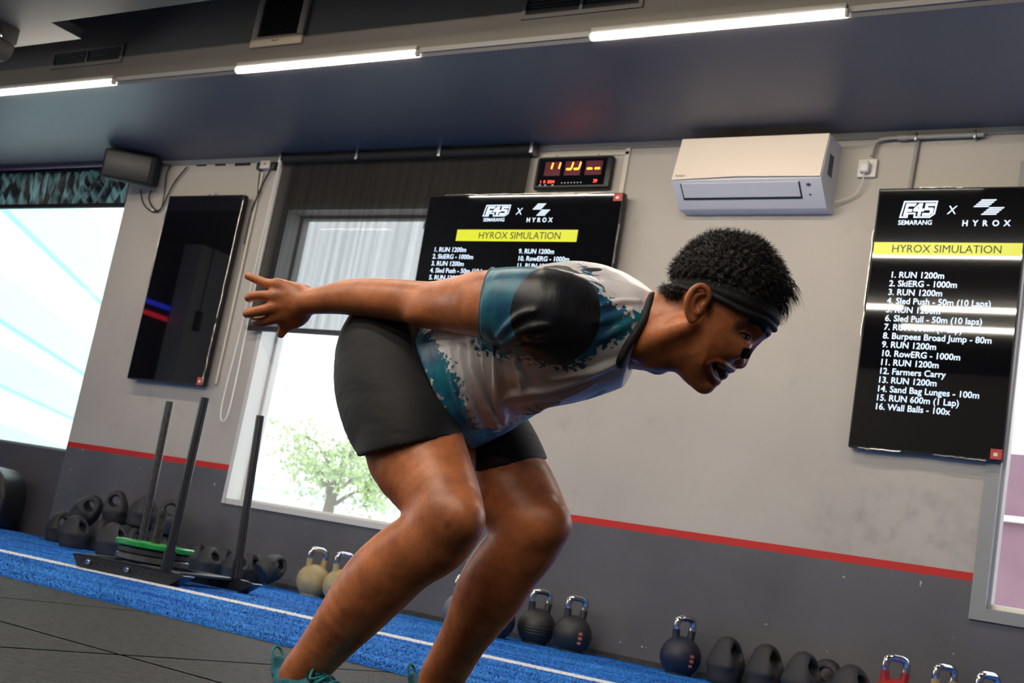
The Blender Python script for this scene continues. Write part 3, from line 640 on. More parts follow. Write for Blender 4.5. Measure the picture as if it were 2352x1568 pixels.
# ------------------------------------------------------------------ spotlight at the top left, and things seen only mirrored in the dark screen
st = thing('ceiling_spotlight', 'black ceiling spotlight with a shiny round rim near the bulkhead', 'spotlight', tuple(Fl(8, 62, ZC)))
MB().box((-0.09, -0.06, -0.10), (0.085, 0.06, 0.0), 0.006).build('bracket', M['blackmat'], st)
MB().cyl((-0.02, 0.06, -0.105), (-0.02, -0.10, -0.125), 0.085, n=28).build('lamp_head', M['blackmat'], st)
MB().tube([(-0.02+0.085*math.cos(q), -0.10, -0.125+0.085*math.sin(q)) for q in np.linspace(0, 6.283, 16, endpoint=False)], 0.006, closed=True).build('rim', M['chrome'], st)
MB().sph((0.080, -0.06, -0.085), 0.016, n=12).build('pivot_screw', M['chrome'], st)
for z, c_, lb in ((2.28, (0.03, 0.05, 1.0, 1), 'blue glowing light strip on the navy side wall'), (2.17, (1.0, 0.02, 0.05, 1), 'red glowing light strip on the navy side wall')):
    tag(MB().box((-9.999, 3.27, z-0.022), (-9.985, 5.6, z+0.022)).build('light_strip', mat('strip_glow', c_, 0.4, emit=(c_, 1.6)), smooth=False), lb, 'light strip')
ps = thing('pendant_switch', 'black pendant switch hanging on a cable near the side wall', 'switch', (-8.74, 4.0, ZC))
MB().cyl((0, 0, 0), (0, 0, -0.85), 0.006, n=8).build('cable', M['black'], ps)
MB().box((-0.03, -0.025, -1.03), (0.03, 0.025, -0.85), 0.008).build('switch_box', M['black'], ps)

# ------------------------------------------------------------------ kettlebells
def kettlebell(coat, r=0.098, name='kettlebell'):
    e = bpy.data.objects.new(name, None); COL.objects.link(e); e.empty_display_size = 0.1
    b = MB(); prof = [(0.062*r/0.098, 0.0)]
    for q in np.linspace(-0.88, 1.5, 22): prof.append((r*math.cos(q), 0.083*r/0.098+r*math.sin(q)*0.98))
    b.lathe(prof, n=36)
    zt = 0.083*r/0.098
    for s in (-1, 1):
        b.tube([(s*0.040, 0, zt+r*0.62), (s*0.043, 0, zt+r*0.95), (s*0.046, 0, zt+r*1.28)], [0.023, 0.0185, 0.0175], n=14)
    b.build('body', coat, e)
    z0 = zt+r*1.26; top = 0.278
    MB().tube([(-0.046, 0, z0), (-0.0475, 0, z0+0.022), (-0.042, 0, top-0.026), (-0.024, 0, top-0.0165), (0, 0, top-0.0155), (0.024, 0, top-0.0165), (0.042, 0, top-0.026), (0.0475, 0, z0+0.022), (0.046, 0, z0)], 0.0162, n=14).build('handle', M['chrome'], e)['label'] = 'chrome handle'
    return e
def kb_label(e, m_, y=-1):
    lettering('weight_mark', '16', 0.05, m_, e, 0, 0.09, -0.0965, 'CENTER', bold=0.001)
KB = {k: kettlebell(M[m_]) for k, m_ in (('gold', 'gold'), ('black', 'kbblack'), ('navy', 'navy'), ('red', 'kbred'), ('grey', 'kbgrey'))}
used = set()
def put_kb(kind, px, py, y, label, rz):
    p = W(px, py, y); p = (p[0], y, 0.009)
    if kind not in used: o = KB[kind]; used.add(kind); o.location = p; o.rotation_euler = (0, 0, rz)
    else: o = copy_tree(KB[kind], p, (0, 0, rz))
    tag(o, label, 'kettlebell', 'kettlebells along the wall'); return o
put_kb('gold', 712, 1370, 5.80, 'gold kettlebell with chrome handle, nearest the grip bags by the sled', 1.05)
put_kb('gold', 774, 1380, 5.78, 'gold kettlebell partly hidden behind the shin of the person', 1.0)
put_kb('grey', 1052, 1440, 5.80, 'grey kettlebell mostly hidden behind the farther calf of the person', 0.9)
put_kb('black', 1132, 1465, 5.62, 'black kettlebell almost hidden behind the farther shin of the person', 0.9)
a = put_kb('black', 1225, 1480, 5.80, 'black kettlebell with moulded rings, left of two side by side', 0.95)
rg = MB()
for zz, rr_ in ((0.052, 0.0935), (0.066, 0.0965), (0.080, 0.098)): rg.tube([(rr_*math.cos(q), rr_*math.sin(q), zz) for q in np.linspace(-2.6, -0.9, 12)], 0.0028, n=6)
rg.build('moulded_rings', M['kbblack'], a)
a = put_kb('black', 1307, 1500, 5.79, 'black kettlebell with a small red mark, right of two side by side', 1.0)
def side_mark(a, ang, z=0.075):
    c_ = 0.0975; m = MB()
    for i in range(3):
        q = ang; zz = z-0.022*i+0.02; rr_ = math.sqrt(max(1e-5, 0.098**2-((zz-0.083)/0.98)**2))+0.0006
        m.poly([(rr_*math.cos(q-0.10), rr_*math.sin(q-0.10), zz-0.007), (rr_*math.cos(q+0.10), rr_*math.sin(q+0.10), zz-0.007), (rr_*math.cos(q+0.10), rr_*math.sin(q+0.10), zz+0.007), (rr_*math.cos(q-0.10), rr_*math.sin(q-0.10), zz+0.007)], (0.001*math.cos(q), 0.001*math.sin(q), 0))
    m.build('weight_mark', mat('salmon_print', rgb(190, 110, 95), 0.5), a, smooth=False)
side_mark(a, -0.62-1.0)
a = put_kb('navy', 1557, 1545, 5.80, 'navy kettlebell standing alone right of the two black ones', 1.08); side_mark(a, -0.55-1.08)
put_kb('red', 2046, 1628, 5.62, 'red kettlebell with chrome handle beside the row of black grip bags', 0.75)
put_kb('gold', 2158, 1655, 5.80, 'gold kettlebell between the red one and the black one under the window', 0.95)
put_kb('black', 2257, 1680, 5.60, 'black kettlebell under the right window, past the gold one next to the red', 1.0)
# ------------------------------------------------------------------ implicit-surface modeller (for the soft shapes)
class Field:
    def __init__(s, vox): s.vox = vox; s.ops = []
    def op(s, fn, lo, hi, k=0.0, how='union'): s.ops.append((fn, np.array(lo, float), np.array(hi, float), k, how)); return s
    def loft(s, nodes, k=0.01, how='union', up=3, clip=None):
        """nodes: (centre, r1, r2, dir1); an elliptic limb through the nodes, r1 measured along dir1"""
        C = np.array([n[0] for n in nodes], float); R1 = np.array([n[1] for n in nodes], float); R2 = np.array([n[2] for n in nodes], float)
        D = np.array([n[3] if len(n) > 3 and n[3] is not None else (0.0137, 0.9962, 0.086) for n in nodes], float)
        if up > 1 and len(C) > 1:
            A = catmull(np.hstack([C, R1[:, None], R2[:, None], D]), up); C, R1, R2, D = A[:, :3], A[:, 3], A[:, 4], A[:, 5:]
        mr = max(R1.max(), R2.max())+k+2*s.vox
        def fn(X, Y, Z):
            best = None
            for i in range(len(C)-1):
                ba = C[i+1]-C[i]; bb = float(ba@ba)+1e-12; t = ((X-C[i][0])*ba[0]+(Y-C[i][1])*ba[1]+(Z-C[i][2])*ba[2])/bb
                t = np.clip(t, 0, 1)
                qx, qy, qz = X-C[i][0]-t*ba[0], Y-C[i][1]-t*ba[1], Z-C[i][2]-t*ba[2]
                ax = ba/math.sqrt(bb); e1 = D[i]-ax*(D[i]@ax); e1 /= np.linalg.norm(e1)+1e-9; e2 = np.cross(ax, e1)
                r1 = R1[i]+(R1[i+1]-R1[i])*t; r2 = R2[i]+(R2[i+1]-R2[i])*t; rm = np.minimum(r1, r2)
                u = (qx*e1[0]+qy*e1[1]+qz*e1[2])/r1; v = (qx*e2[0]+qy*e2[1]+qz*e2[2])/r2; w_ = (qx*ax[0]+qy*ax[1]+qz*ax[2])/rm
                d = (np.sqrt(u*u+v*v+w_*w_)-1)*rm
                best = d if best is None else np.minimum(best, d)
            if clip is not None:
                cp, cn = np.array(clip[0], float), np.array(clip[1], float)/np.linalg.norm(clip[1])
                best = np.maximum(best, (X-cp[0])*cn[0]+(Y-cp[1])*cn[1]+(Z-cp[2])*cn[2])
            return best
        return s.op(fn, C.min(0)-mr, C.max(0)+mr, k, how)
    def cone(s, a, b, ra, rb, k=0.006, how='union'): return s.loft([(a, ra, ra), (b, rb, rb)], k, how, 1)
    def chain(s, pts, rs, k=0.006, how='union', up=3): return s.loft([(p, r, r) for p, r in zip(pts, rs)], k, how, up)
    def ell(s, c, r, k=0.01, how='union', rot=None):
        c = np.array(c, float); r = np.array(r, float); m = r.max()+k+2*s.vox; Rm = np.eye(3) if rot is None else np.array(rot)
        def fn(X, Y, Z):
            x, y, z = X-c[0], Y-c[1], Z-c[2]
            u, v, w_ = (Rm[0, 0]*x+Rm[0, 1]*y+Rm[0, 2]*z)/r[0], (Rm[1, 0]*x+Rm[1, 1]*y+Rm[1, 2]*z)/r[1], (Rm[2, 0]*x+Rm[2, 1]*y+Rm[2, 2]*z)/r[2]
            k0 = np.sqrt(u*u+v*v+w_*w_); k1 = np.sqrt((u/r[0])**2+(v/r[1])**2+(w_/r[2])**2)+1e-9
            return k0*(k0-1)/k1
        return s.op(fn, c-m, c+m, k, how)
    def plane(s, p, n, lo, hi, k=0.0, how='cut'):
        """removes what lies on the side the normal points to"""
        p = np.array(p, float); n = np.array(n, float)/np.linalg.norm(n)
        return s.op(lambda X, Y, Z: (X-p[0])*n[0]+(Y-p[1])*n[1]+(Z-p[2])*n[2], lo, hi, k, 'inter')
    def mesh(s, smooth=1):
        us = [o for o in s.ops if o[4] == 'union']; v = s.vox
        lo = np.min([o[1] for o in us], 0)-2*v; hi = np.max([o[2] for o in us], 0)+2*v
        n = np.ceil((hi-lo)/v).astype(int)+1
        ax = [lo[i]+v*np.arange(n[i]) for i in range(3)]
        F = np.full(n, 0.5, np.float32)
        for fn, l, h, k, how in s.ops:
            i0 = np.clip(np.floor((l-lo)/v).astype(int), 0, n-1); i1 = np.clip(np.ceil((h-lo)/v).astype(int)+1, 1, n)
            if np.any(i1 <= i0): continue
            sl = tuple(slice(i0[i], i1[i]) for i in range(3))
            X = ax[0][sl[0]].astype(np.float32)[:, None, None]; Y = ax[1][sl[1]].astype(np.float32)[None, :, None]; Z = ax[2][sl[2]].astype(np.float32)[None, None, :]
            d = fn(X, Y, Z); a = F[sl]
            if how == 'union':
                if k > 0: hh = np.clip(0.5+0.5*(d-a)/k, 0, 1); F[sl] = d+(a-d)*hh-k*hh*(1-hh)
                else: F[sl] = np.minimum(a, d)
            elif how == 'cut':
                d = -d
                if k > 0: hh = np.clip(0.5-0.5*(d-a)/k, 0, 1); F[sl] = d+(a-d)*hh+k*hh*(1-hh)
                else: F[sl] = np.maximum(a, d)
            elif how == 'inter': F[sl] = np.maximum(a, d)
            elif how == 'warp': F[sl] = a+d
        s.grid = (F, lo)
        return surface_nets(F, lo, v, smooth)
def sampled(f):
    """the finished field of f as a distance function again"""
    F, lo = f.grid
    def fn(X, Y, Z):
        g = [(A-lo[i])/f.vox for i, A in enumerate((X, Y, Z))]; i0 = [np.clip(np.floor(a).astype(int), 0, F.shape[i]-2) for i, a in enumerate(g)]; t = [a-b for a, b in zip(g, i0)]
        out = 0
        for a in (0, 1):
            for b in (0, 1):
                for c in (0, 1): out = out+F[i0[0]+a, i0[1]+b, i0[2]+c]*(t[0] if a else 1-t[0])*(t[1] if b else 1-t[1])*(t[2] if c else 1-t[2])
        return out
    return fn
def surface_nets(F, lo, v, smooth=1):
    s = F < 0; nx, ny, nz = F.shape
    c = np.zeros((nx-1, ny-1, nz-1), np.uint8)
    for i in (0, 1):
        for j in (0, 1):
            for k in (0, 1): c += s[i:nx-1+i, j:ny-1+j, k:nz-1+k]
    act = (c > 0) & (c < 8); idx = np.argwhere(act)
    ids = np.full(act.shape, -1, np.int32); ids[act] = np.arange(len(idx))
    cor = [(i, j, k) for i in (0, 1) for j in (0, 1) for k in (0, 1)]
    val = {q: F[idx[:, 0]+q[0], idx[:, 1]+q[1], idx[:, 2]+q[2]] for q in cor}
    acc = np.zeros((len(idx), 3)); cnt = np.zeros(len(idx))
    for q in cor:
        for ax in range(3):
            if q[ax] == 0:
                p = list(q); p[ax] = 1; p = tuple(p); fa, fb = val[q], val[p]; m = (fa < 0) != (fb < 0)
                t = np.where(m, fa/np.where(m, fa-fb, 1), 0); pos = np.tile(np.array(q, float), (len(idx), 1)); pos[:, ax] += t
                acc[m] += pos[m]; cnt[m] += 1
    V = lo+v*(idx+acc/np.maximum(cnt, 1)[:, None])
    Q = []
    e = s[:-1, 1:-1, 1:-1] != s[1:, 1:-1, 1:-1]; w = np.argwhere(e); i, j, k = w[:, 0], w[:, 1]+1, w[:, 2]+1
    q = np.stack([ids[i, j-1, k-1], ids[i, j, k-1], ids[i, j, k], ids[i, j-1, k]], 1); f = ~s[i, j, k]; q[f] = q[f][:, ::-1]; Q.append(q)
    e = s[1:-1, :-1, 1:-1] != s[1:-1, 1:, 1:-1]; w = np.argwhere(e); i, j, k = w[:, 0]+1, w[:, 1], w[:, 2]+1
    q = np.stack([ids[i-1, j, k-1], ids[i-1, j, k], ids[i, j, k], ids[i, j, k-1]], 1); f = ~s[i, j, k]; q[f] = q[f][:, ::-1]; Q.append(q)
    e = s[1:-1, 1:-1, :-1] != s[1:-1, 1:-1, 1:]; w = np.argwhere(e); i, j, k = w[:, 0]+1, w[:, 1]+1, w[:, 2]
    q = np.stack([ids[i-1, j-1, k], ids[i, j-1, k], ids[i, j, k], ids[i-1, j, k]], 1); f = ~s[i, j, k]; q[f] = q[f][:, ::-1]; Q.append(q)
    Q = np.concatenate(Q)
    for _ in range(smooth):
        sm = np.zeros_like(V); n = np.zeros(len(V))
        for a in range(4):
            b = (a+1) % 4
            np.add.at(sm, Q[:, a], V[Q[:, b]]); np.add.at(sm, Q[:, b], V[Q[:, a]]); np.add.at(n, Q[:, a], 1); np.add.at(n, Q[:, b], 1)
        V = V+0.5*(sm/np.maximum(n, 1)[:, None]-V)
    return V, Q
def mesh_from(name, V, Q, flip=False):
    me = bpy.data.meshes.new(name); n = len(Q)
    me.vertices.add(len(V)); me.vertices.foreach_set('co', np.asarray(V, np.float32).reshape(-1))
    q = Q[:, ::-1] if flip else Q
    me.loops.add(n*4); me.loops.foreach_set('vertex_index', np.ascontiguousarray(q, np.int32).reshape(-1))
    me.polygons.add(n); me.polygons.foreach_set('loop_start', np.arange(0, n*4, 4, dtype=np.int32))
    me.polygons.foreach_set('use_smooth', np.ones(n, bool))
    me.update(); me.validate(); return me

# ------------------------------------------------------------------ push sled with its plates
SRZ = 0.227
sd = thing('push_sled', 'black steel push sled with upright poles on the blue turf', 'sled', (-4.785, 4.368, 0.010), SRZ)
RX = {-1: -0.225, 1: -0.37}; HWS = 0.297; XR = 0.354
for sy in (-1, 1):
    y = sy*HWS; r_ = MB()
    r_.poly([(RX[sy]-0.03, y-0.022, 0.056), (RX[sy]+0.01, y-0.022, 0.003), (XR-0.075, y-0.022, 0.003), (XR-0.005, y-0.022, 0.056), (XR-0.075, y-0.022, 0.060), (RX[sy], y-0.022, 0.060)], (0, 0.012, 0))
    r_.box((RX[sy]-0.02, y-0.022, 0.050), (XR-0.06, y+0.04, 0.060), 0.002)
    rail = r_.build('rail', M['blacksteel'], sd)
    nh = 11; stp = (XR-0.13-RX[sy]-0.02)/(nh-1); h = MB()
    for i in range(nh):
        if i in (1, 6): continue
        x = RX[sy]+0.025+i*stp; h.cyl((x, y-0.0235, 0.032), (x, y-0.02, 0.032), 0.0065, n=8)
    h.build('bolt_holes', M['blackmat'], rail)
    for i in (1, 6):
        x = RX[sy]+0.025+i*stp; b_ = MB().cyl((x, y-0.032, 0.032), (x, y-0.02, 0.032), 0.0145, n=6).cyl((x, y-0.039, 0.032), (x, y-0.032, 0.032), 0.009, n=12); b_.build('bolt', M['chrome'], rail)
    sk = MB(); sk.poly([(XR-0.075, y-0.03, 0.0), (XR, y-0.03, 0.055), (XR, y+0.06, 0.055), (XR-0.075, y+0.06, 0.0)], (0.006, 0, -0.003)); sk.build('skid_tip', M['blacksteel'], sd)
pl = MB().box((-0.21, -0.285, 0.055), (-0.15, 0.285, 0.066), 0.002).box((0.10, -0.285, 0.048), (0.235, 0.285, 0.060), 0.002).box((-0.20, -0.10, 0.046), (0.2, 0.10, 0.060), 0.002)
pl.build('cross_plate', mat('worn_steel_plate', rgb(78, 82, 84), 0.35, 0.4, noise=(12, 0.3)), sd)
hx, hy = -0.080, 0.045
for i, (bx_, by_, tx, ty, zt) in enumerate(((0.234, -0.285, 0.238, -0.285, 0.850), (0.234, 0.31, 0.165, 0.325, 0.865), (-0.35, 0.31, -0.38, 0.32, 0.870))):
    p = MB().cyl((bx_, by_, 0.06), (tx, ty, zt), 0.0205, n=18).cyl((bx_, by_, 0.06), (bx_+(tx-bx_)*0.11, by_+(ty-by_)*0.11, 0.15), 0.0265, n=18)
    p.build('upright_pole', mat('chipped_black_pole', rgb(30, 30, 33), 0.34, 0.1, noise=(60, -3.0, rgb(60, 58, 56)) if i == 2 else (60, 0.2)), sd)
MB().cyl((hx, hy, 0.06), (hx, hy, 0.318), 0.022, n=18).build('loading_horn', mat('worn_horn', rgb(70, 66, 54), 0.4, 0.4, noise=(40, 0.8)), sd)
def plate(m_, r, th, z, label, tilt=(0, 0), grip=True):
    e = thing('weight_plate', label, 'weight plate'); e.parent = None
    c = Matrix.Translation(sd.location) @ Matrix.Rotation(SRZ, 4, 'Z') @ Vector((hx, hy, 0))
    e.location = (c[0], c[1], z); e.rotation_euler = (tilt[0], tilt[1], 0.4)
    b = MB(); n = 60; h = th/2
    prof = [(0.0265, -h), (r*0.86, -h), (r*0.88, -h*0.5), (r-0.006, -h), (r, -h+0.005), (r, h-0.005), (r-0.006, h), (r*0.89, h), (r*0.86, h*0.45), (r*0.4, h*0.45), (r*0.36, h), (0.0265, h)]
    rings = []
    for rr, zz in prof:
        rings.append([b.bm.verts.new(((rr*(1-(0.05*max(0, math.cos(3*q))**6 if grip and rr > r*0.8 else 0)))*math.cos(q), (rr*(1-(0.05*max(0, math.cos(3*q))**6 if grip and rr > r*0.8 else 0)))*math.sin(q), zz)) for q in np.linspace(0, 2*math.pi, n, endpoint=False)])
    for A, B in zip(rings, rings[1:]+rings[:1]):
        for k_ in range(n): b.bm.faces.new((A[k_], A[(k_+1) % n], B[(k_+1) % n], B[k_]))
    b.build('disc', m_, e)
    MB().tube([(0.0275*math.cos(q), 0.0275*math.sin(q), h-0.0035) for q in np.linspace(0, 6.283, 16, endpoint=False)], 0.004, closed=True).build('hub_ring', M['steel'], e)
    return tag(e, None, None, 'plates on the sled')
plate(M['plategrey'], 0.172, 0.030, 0.091, 'lowest grey iron plate of the stack on the sled', (0, 0.0))
plate(M['rubber'], 0.168, 0.030, 0.1235, 'black plate in the middle of the stack on the sled')
plate(M['green'], 0.186, 0.028, 0.155, 'green weight plate on top of the stack on the sled')

# ------------------------------------------------------------------ black rubber grip bags
def bag_mesh(w=0.088, t=0.200, hole=0.034):
    f = Field(0.0045)
    f.loft([((0, 0, 0.030), 0.082, w*0.96), ((0, 0, 0.075), 0.086, w), ((0, 0, 0.105), 0.072, w*0.84)], 0.0)
    f.loft([((-w*0.60, 0, 0.085), 0.076, 0.034), ((-w*0.56, 0, 0.135), 0.060, 0.024), ((-w*0.34, 0, t-0.030), 0.044, 0.021), ((0.0, 0, t-0.018), 0.036, 0.020), ((w*0.34, 0, t-0.030), 0.044, 0.021), ((w*0.56, 0, 0.135), 0.060, 0.024), ((w*0.60, 0, 0.085), 0.076, 0.034)], 0.012)
    f.loft([((0, -0.13, t-0.070), 0.03, hole), ((0, 0.13, t-0.070), 0.03, hole)], 0.010, 'cut', 1)
    f.plane((0, 0, 0), (0, 0, -1), (-0.2, -0.2, -0.1), (0.2, 0.2, 0.03))
    V, Q = f.mesh(2); return mesh_from('grip_bag', V, Q)
BAGM = [bag_mesh(), bag_mesh(0.080, 0.215, 0.038)]
lg = mat('faint_print', rgb(88, 88, 92), 0.6)
for m_ in BAGM: m_.materials.append(M['rubber'])
nbag = 0
def bag(px, py, y, rot, label, group, z=None, kind=0, mark=None):
    p = W(px, py, y); o = bpy.data.objects.new('grip_bag', BAGM[kind]); COL.objects.link(o)
    o.location = (p[0], y, (0.010 if z is None else z)); o.rotation_euler = rot
    tag(o, label, 'grip bag', group)
    if mark:
        m2 = MB().tube([(0.014*math.cos(q), -0.0815, 0.075+0.014*math.sin(q)) for q in np.linspace(0, 6.283, 12, endpoint=False)], 0.0022, n=5, closed=True); m2.build('printed_mark', lg, o)
    return o
g1 = 'heaped grip bags left of the sled'; g2 = 'grip bags lying right of the sled'; g3 = 'grip bags between the navy and the red kettlebell'
bag(133, 1236, 5.74, (0, 0, 1.25), 'leftmost black grip bag of the heap, against the bay corner', g1)
bag(164, 1255, 5.45, (0, 0, 1.75), 'black grip bag in the front of the heap, second from the left', g1)
bag(226, 1258, 5.66, (0, 0, 1.5), 'black grip bag in the middle of the heap, carrying another', g1)
bag(248, 1278, 5.36, (0, 0, 1.9), 'black grip bag at the front of the heap, just left of the plates', g1)
bag(305, 1262, 5.70, (0, 0, 1.3), 'black grip bag behind the green plate, under two others', g1)
bag(372, 1280, 5.74, (0, 0, 1.6), 'black grip bag standing behind the loading horn at floor level', g1)
bag(178, 1200, 5.66, (0.2, 0.55, 0.75), 'black grip bag with open loop on top of the heap, leftmost', g1, 0.175)
bag(262, 1205, 5.74, (0.1, -0.1, 0.62), 'black grip bag with upright loop on top of the heap, second', g1, 0.195, 1)
bag(318, 1205, 5.72, (0, 0.12, 1.45), 'black cone-shaped grip bag on top of the heap behind the thin pole', g1, 0.20)
bag(375, 1215, 5.70, (0.05, 0.15, 0.75), 'black grip bag with round loop on top of the heap, rightmost', g1, 0.20, 1)
for px, y, r_, lb in ((446, 5.86, (0, 0, 1.75), 'black grip bag nearest the plates in the row right of them'), (478, 5.62, (0, 0, 1.5), 'black grip bag standing in front of the row right of the plates'), (510, 5.86, (0, 0, 1.7), 'black grip bag second along the wall right of the plates'), (542, 5.62, (0, 0, 1.45), 'black grip bag beside the foot of the rightmost pole'), (572, 5.86, (0, 0, 1.7), 'black grip bag behind the rightmost pole'), (604, 5.62, (0, 0.9, 1.2), 'black grip bag lying with its opening toward the gold kettlebells')):
    bag(px, 1300, y, r_, lb, g2, 0.012 if r_[1] == 0 else 0.078, 0).scale = (0.86, 0.86, 0.82)
for px, py, y, rz_, lb, k_ in ((1662, 1560, 5.80, 1.35, 'black grip bag nearest the navy kettlebell', 1), (1752, 1575, 5.80, 1.32, 'black grip bag with round printed mark, second in the row from the navy kettlebell', 1), (1838, 1590, 5.70, 1.35, 'black grip bag in the middle of the row between navy and red kettlebells', 1), (1892, 1600, 5.88, 0.2, 'black grip bag standing closest to the wall behind the row by the red kettlebell', 0), (1950, 1610, 5.68, 1.3, 'black grip bag left of the red kettlebell', 0)):
    bag(px, py, y, (0, 0, rz_), lb, g3, None, k_)
# rounded black case with a pale reflection painted as a panel, cut by the left frame edge
cs = thing('equipment_case', 'rounded black plastic case with a painted pale reflection under the bay window', 'case', (-8.33, 5.80, 0.010), 0.25)
fc = MB(); fc.poly([(-0.28, -0.13, 0.0), (0.27, -0.13, 0.0), (0.315, -0.13, 0.10), (0.315, -0.13, 0.24), (0.27, -0.13, 0.36), (0.18, -0.13, 0.42), (-0.28, -0.13, 0.44)], (0, 0.26, 0))
o = fc.build('shell', M['black'], cs); bm_ = o.modifiers.new('bevel', 'BEVEL'); bm_.width = 0.03; bm_.segments = 4
MB().box((-0.24, -0.138, 0.13), (0.12, -0.128, 0.33), 0.012).build('panel', mat('case_reflection_paint', rgb(120, 135, 135), 0.25), cs)  # stands for a pale reflection on the shell, put into colour
MB().box((-0.02, -0.145, 0.125), (0.19, -0.129, 0.29), 0.01).build('latch_plate', M['blackmat'], cs)

# ------------------------------------------------------------------ what stands outside the windows
tag(MB().box((-60, 6.6, -0.35), (40, 120, -0.25)).build('ground_outside', mat('pale_concrete', rgb(205, 205, 200), 0.9), smooth=False), kind='structure')
def facade(x0, y0, x1, y1, h, wallm, bandm, label, bands, nwin=0):
    d = np.array([x1-x0, y1-y0]); Ld = np.linalg.norm(d); e = thing('building', label, 'building', (x0, y0, -0.25), math.atan2(d[1], d[0]))
    MB().box((0, 0, 0), (Ld, 4.0, h)).build('wall', wallm, e, smooth=False)
    for z, th in bands: MB().box((0.0, -0.12, z), (Ld, 0.02, z+th)).build('balcony_band', bandm, e, smooth=False)
    return e
pale = mat('white_render', rgb(238, 240, 240), 0.9); aqua = mat('aqua_cladding', rgb(178, 226, 224), 0.6)
facade(-14.4, 9.0, -22.0, 18.2, 9.0, pale, aqua, 'pale building with aqua bands seen through the left bay window', [(0.5, 0.9), (1.9, 0.5), (2.7, 0.55), (4.0, 1.1)])
hs = facade(-34, 30.0, -22, 33.0, 2.1, mat('far_house_wall', rgb(205, 212, 216), 0.9), mat('far_roof', rgb(170, 180, 185), 0.8), 'low pale house far behind the tree', [(1.95, 0.25)])
for i in range(5): MB().box((1.2+i*2.2, -0.06, 0.6), (2.0+i*2.2, 0.02, 1.5)).build('window', mat('far_window', rgb(120, 135, 145), 0.4), hs, smooth=False)
pk = facade(-6.5, 17.0, 8.0, 15.5, 3.15, mat('mauve_wall', rgb(136, 110, 121), 0.85, noise=(2, 0.15)), mat('white_rail', rgb(225, 220, 222), 0.5), 'mauve wall with white rails seen through the right window', [(2.3, 0.07), (1.05, 0.05)])
# tree: trunk, branches, leaf cloud of many small leaves
tr = thing('tree', 'green leafy tree beyond the middle window', 'tree', (-13.7, 15.6, 0.45))
TB = MB(); TB.tube([(0, 0, -0.72), (0.05, 0, 0.4), (0.0, 0.1, 0.8), (0.1, 0.1, 1.2)], [0.12, 0.09, 0.07, 0.04])
cl = []
for i in range(9):
    a = i*2.4; z = 0.55+0.09*i; q = np.array([0.95*math.cos(a)*(1-0.05*i), 0.7*math.sin(a), z+0.25]); TB.tube([(0.02, 0.05, z*0.75), tuple(q*np.array([.5, .5, 1])-(0, 0, .1)), tuple(q)], [0.04, 0.025, 0.01], n=6); cl.append(q)
for _ in range(8): cl.append(np.array([RNG.normal(0.3, 0.65), RNG.normal(0, 0.5), RNG.uniform(0.55, 1.5)]))
TB.build('trunk', mat('bark', rgb(96, 82, 66), 0.9), tr)
nl = 4200; ci = RNG.integers(0, len(cl), nl); pos = np.array(cl)[ci]+RNG.normal(0, 0.20, (nl, 3)); tri = np.zeros((nl, 3, 3)); s_ = RNG.uniform(0.04, 0.09, (nl, 1))
u_ = RNG.normal(0, 1, (nl, 3)); u_ /= np.linalg.norm(u_, axis=1)[:, None]; v_ = np.cross(u_, RNG.normal(0, 1, (nl, 3))); v_ /= np.linalg.norm(v_, axis=1)[:, None]
tri[:, 0] = pos-u_*s_*0.5; tri[:, 1] = pos+u_*s_*0.5; tri[:, 2] = pos+v_*s_
soup('foliage', tri, mat('leaf_green', rgb(168, 190, 122), 0.6, noise=(2.5, 0.35)), tr)
# ------------------------------------------------------------------ the person (modelled in metres along the view axes, then set into the room)
BASE = np.array([-1.50, 1.97, 0.0])
person = thing('person', 'young person in teal and white sports shirt and black shorts, crouching to jump forward', 'person', tuple(BASE))
ROT = np.stack([AR, AU, AW], 1)          # camera axes -> world
def to_world(V): return EYE + np.asarray(V) @ ROT.T - BASE
def q(px, py, d): return np.array([(px-1176)*d/FPX, -(py-784)*d/FPX, d])
def sec(ax, ay, bx, by, d, r2): # cross-section whose outline points are two pixels, at depth d
    A, B = q(ax, ay, d), q(bx, by, d)
    return ((A+B)/2, np.linalg.norm(A-B)/2, r2, (A-B)/np.linalg.norm(A-B))
def pix(V): return 1176+V[:, 0]/V[:, 2]*FPX, 784-V[:, 1]/V[:, 2]*FPX
def surf(V, px, py, rad=7, default=2.3):
    x, y = pix(V); m = (np.abs(x-px) < rad) & (np.abs(y-py) < rad)
    return V[m, 2].min() if m.any() else default
def put(name, V, Qd, m, parent=None, attr=None):
    me = mesh_from(name, to_world(V), Qd, True)
    if attr is not None:
        a = me.color_attributes.new('tint', 'FLOAT_COLOR', 'POINT'); full = np.ones((len(V), 4), np.float32); full[:, :3] = attr; a.data.foreach_set('color', full.reshape(-1))
    return link(name, me, m, parent)
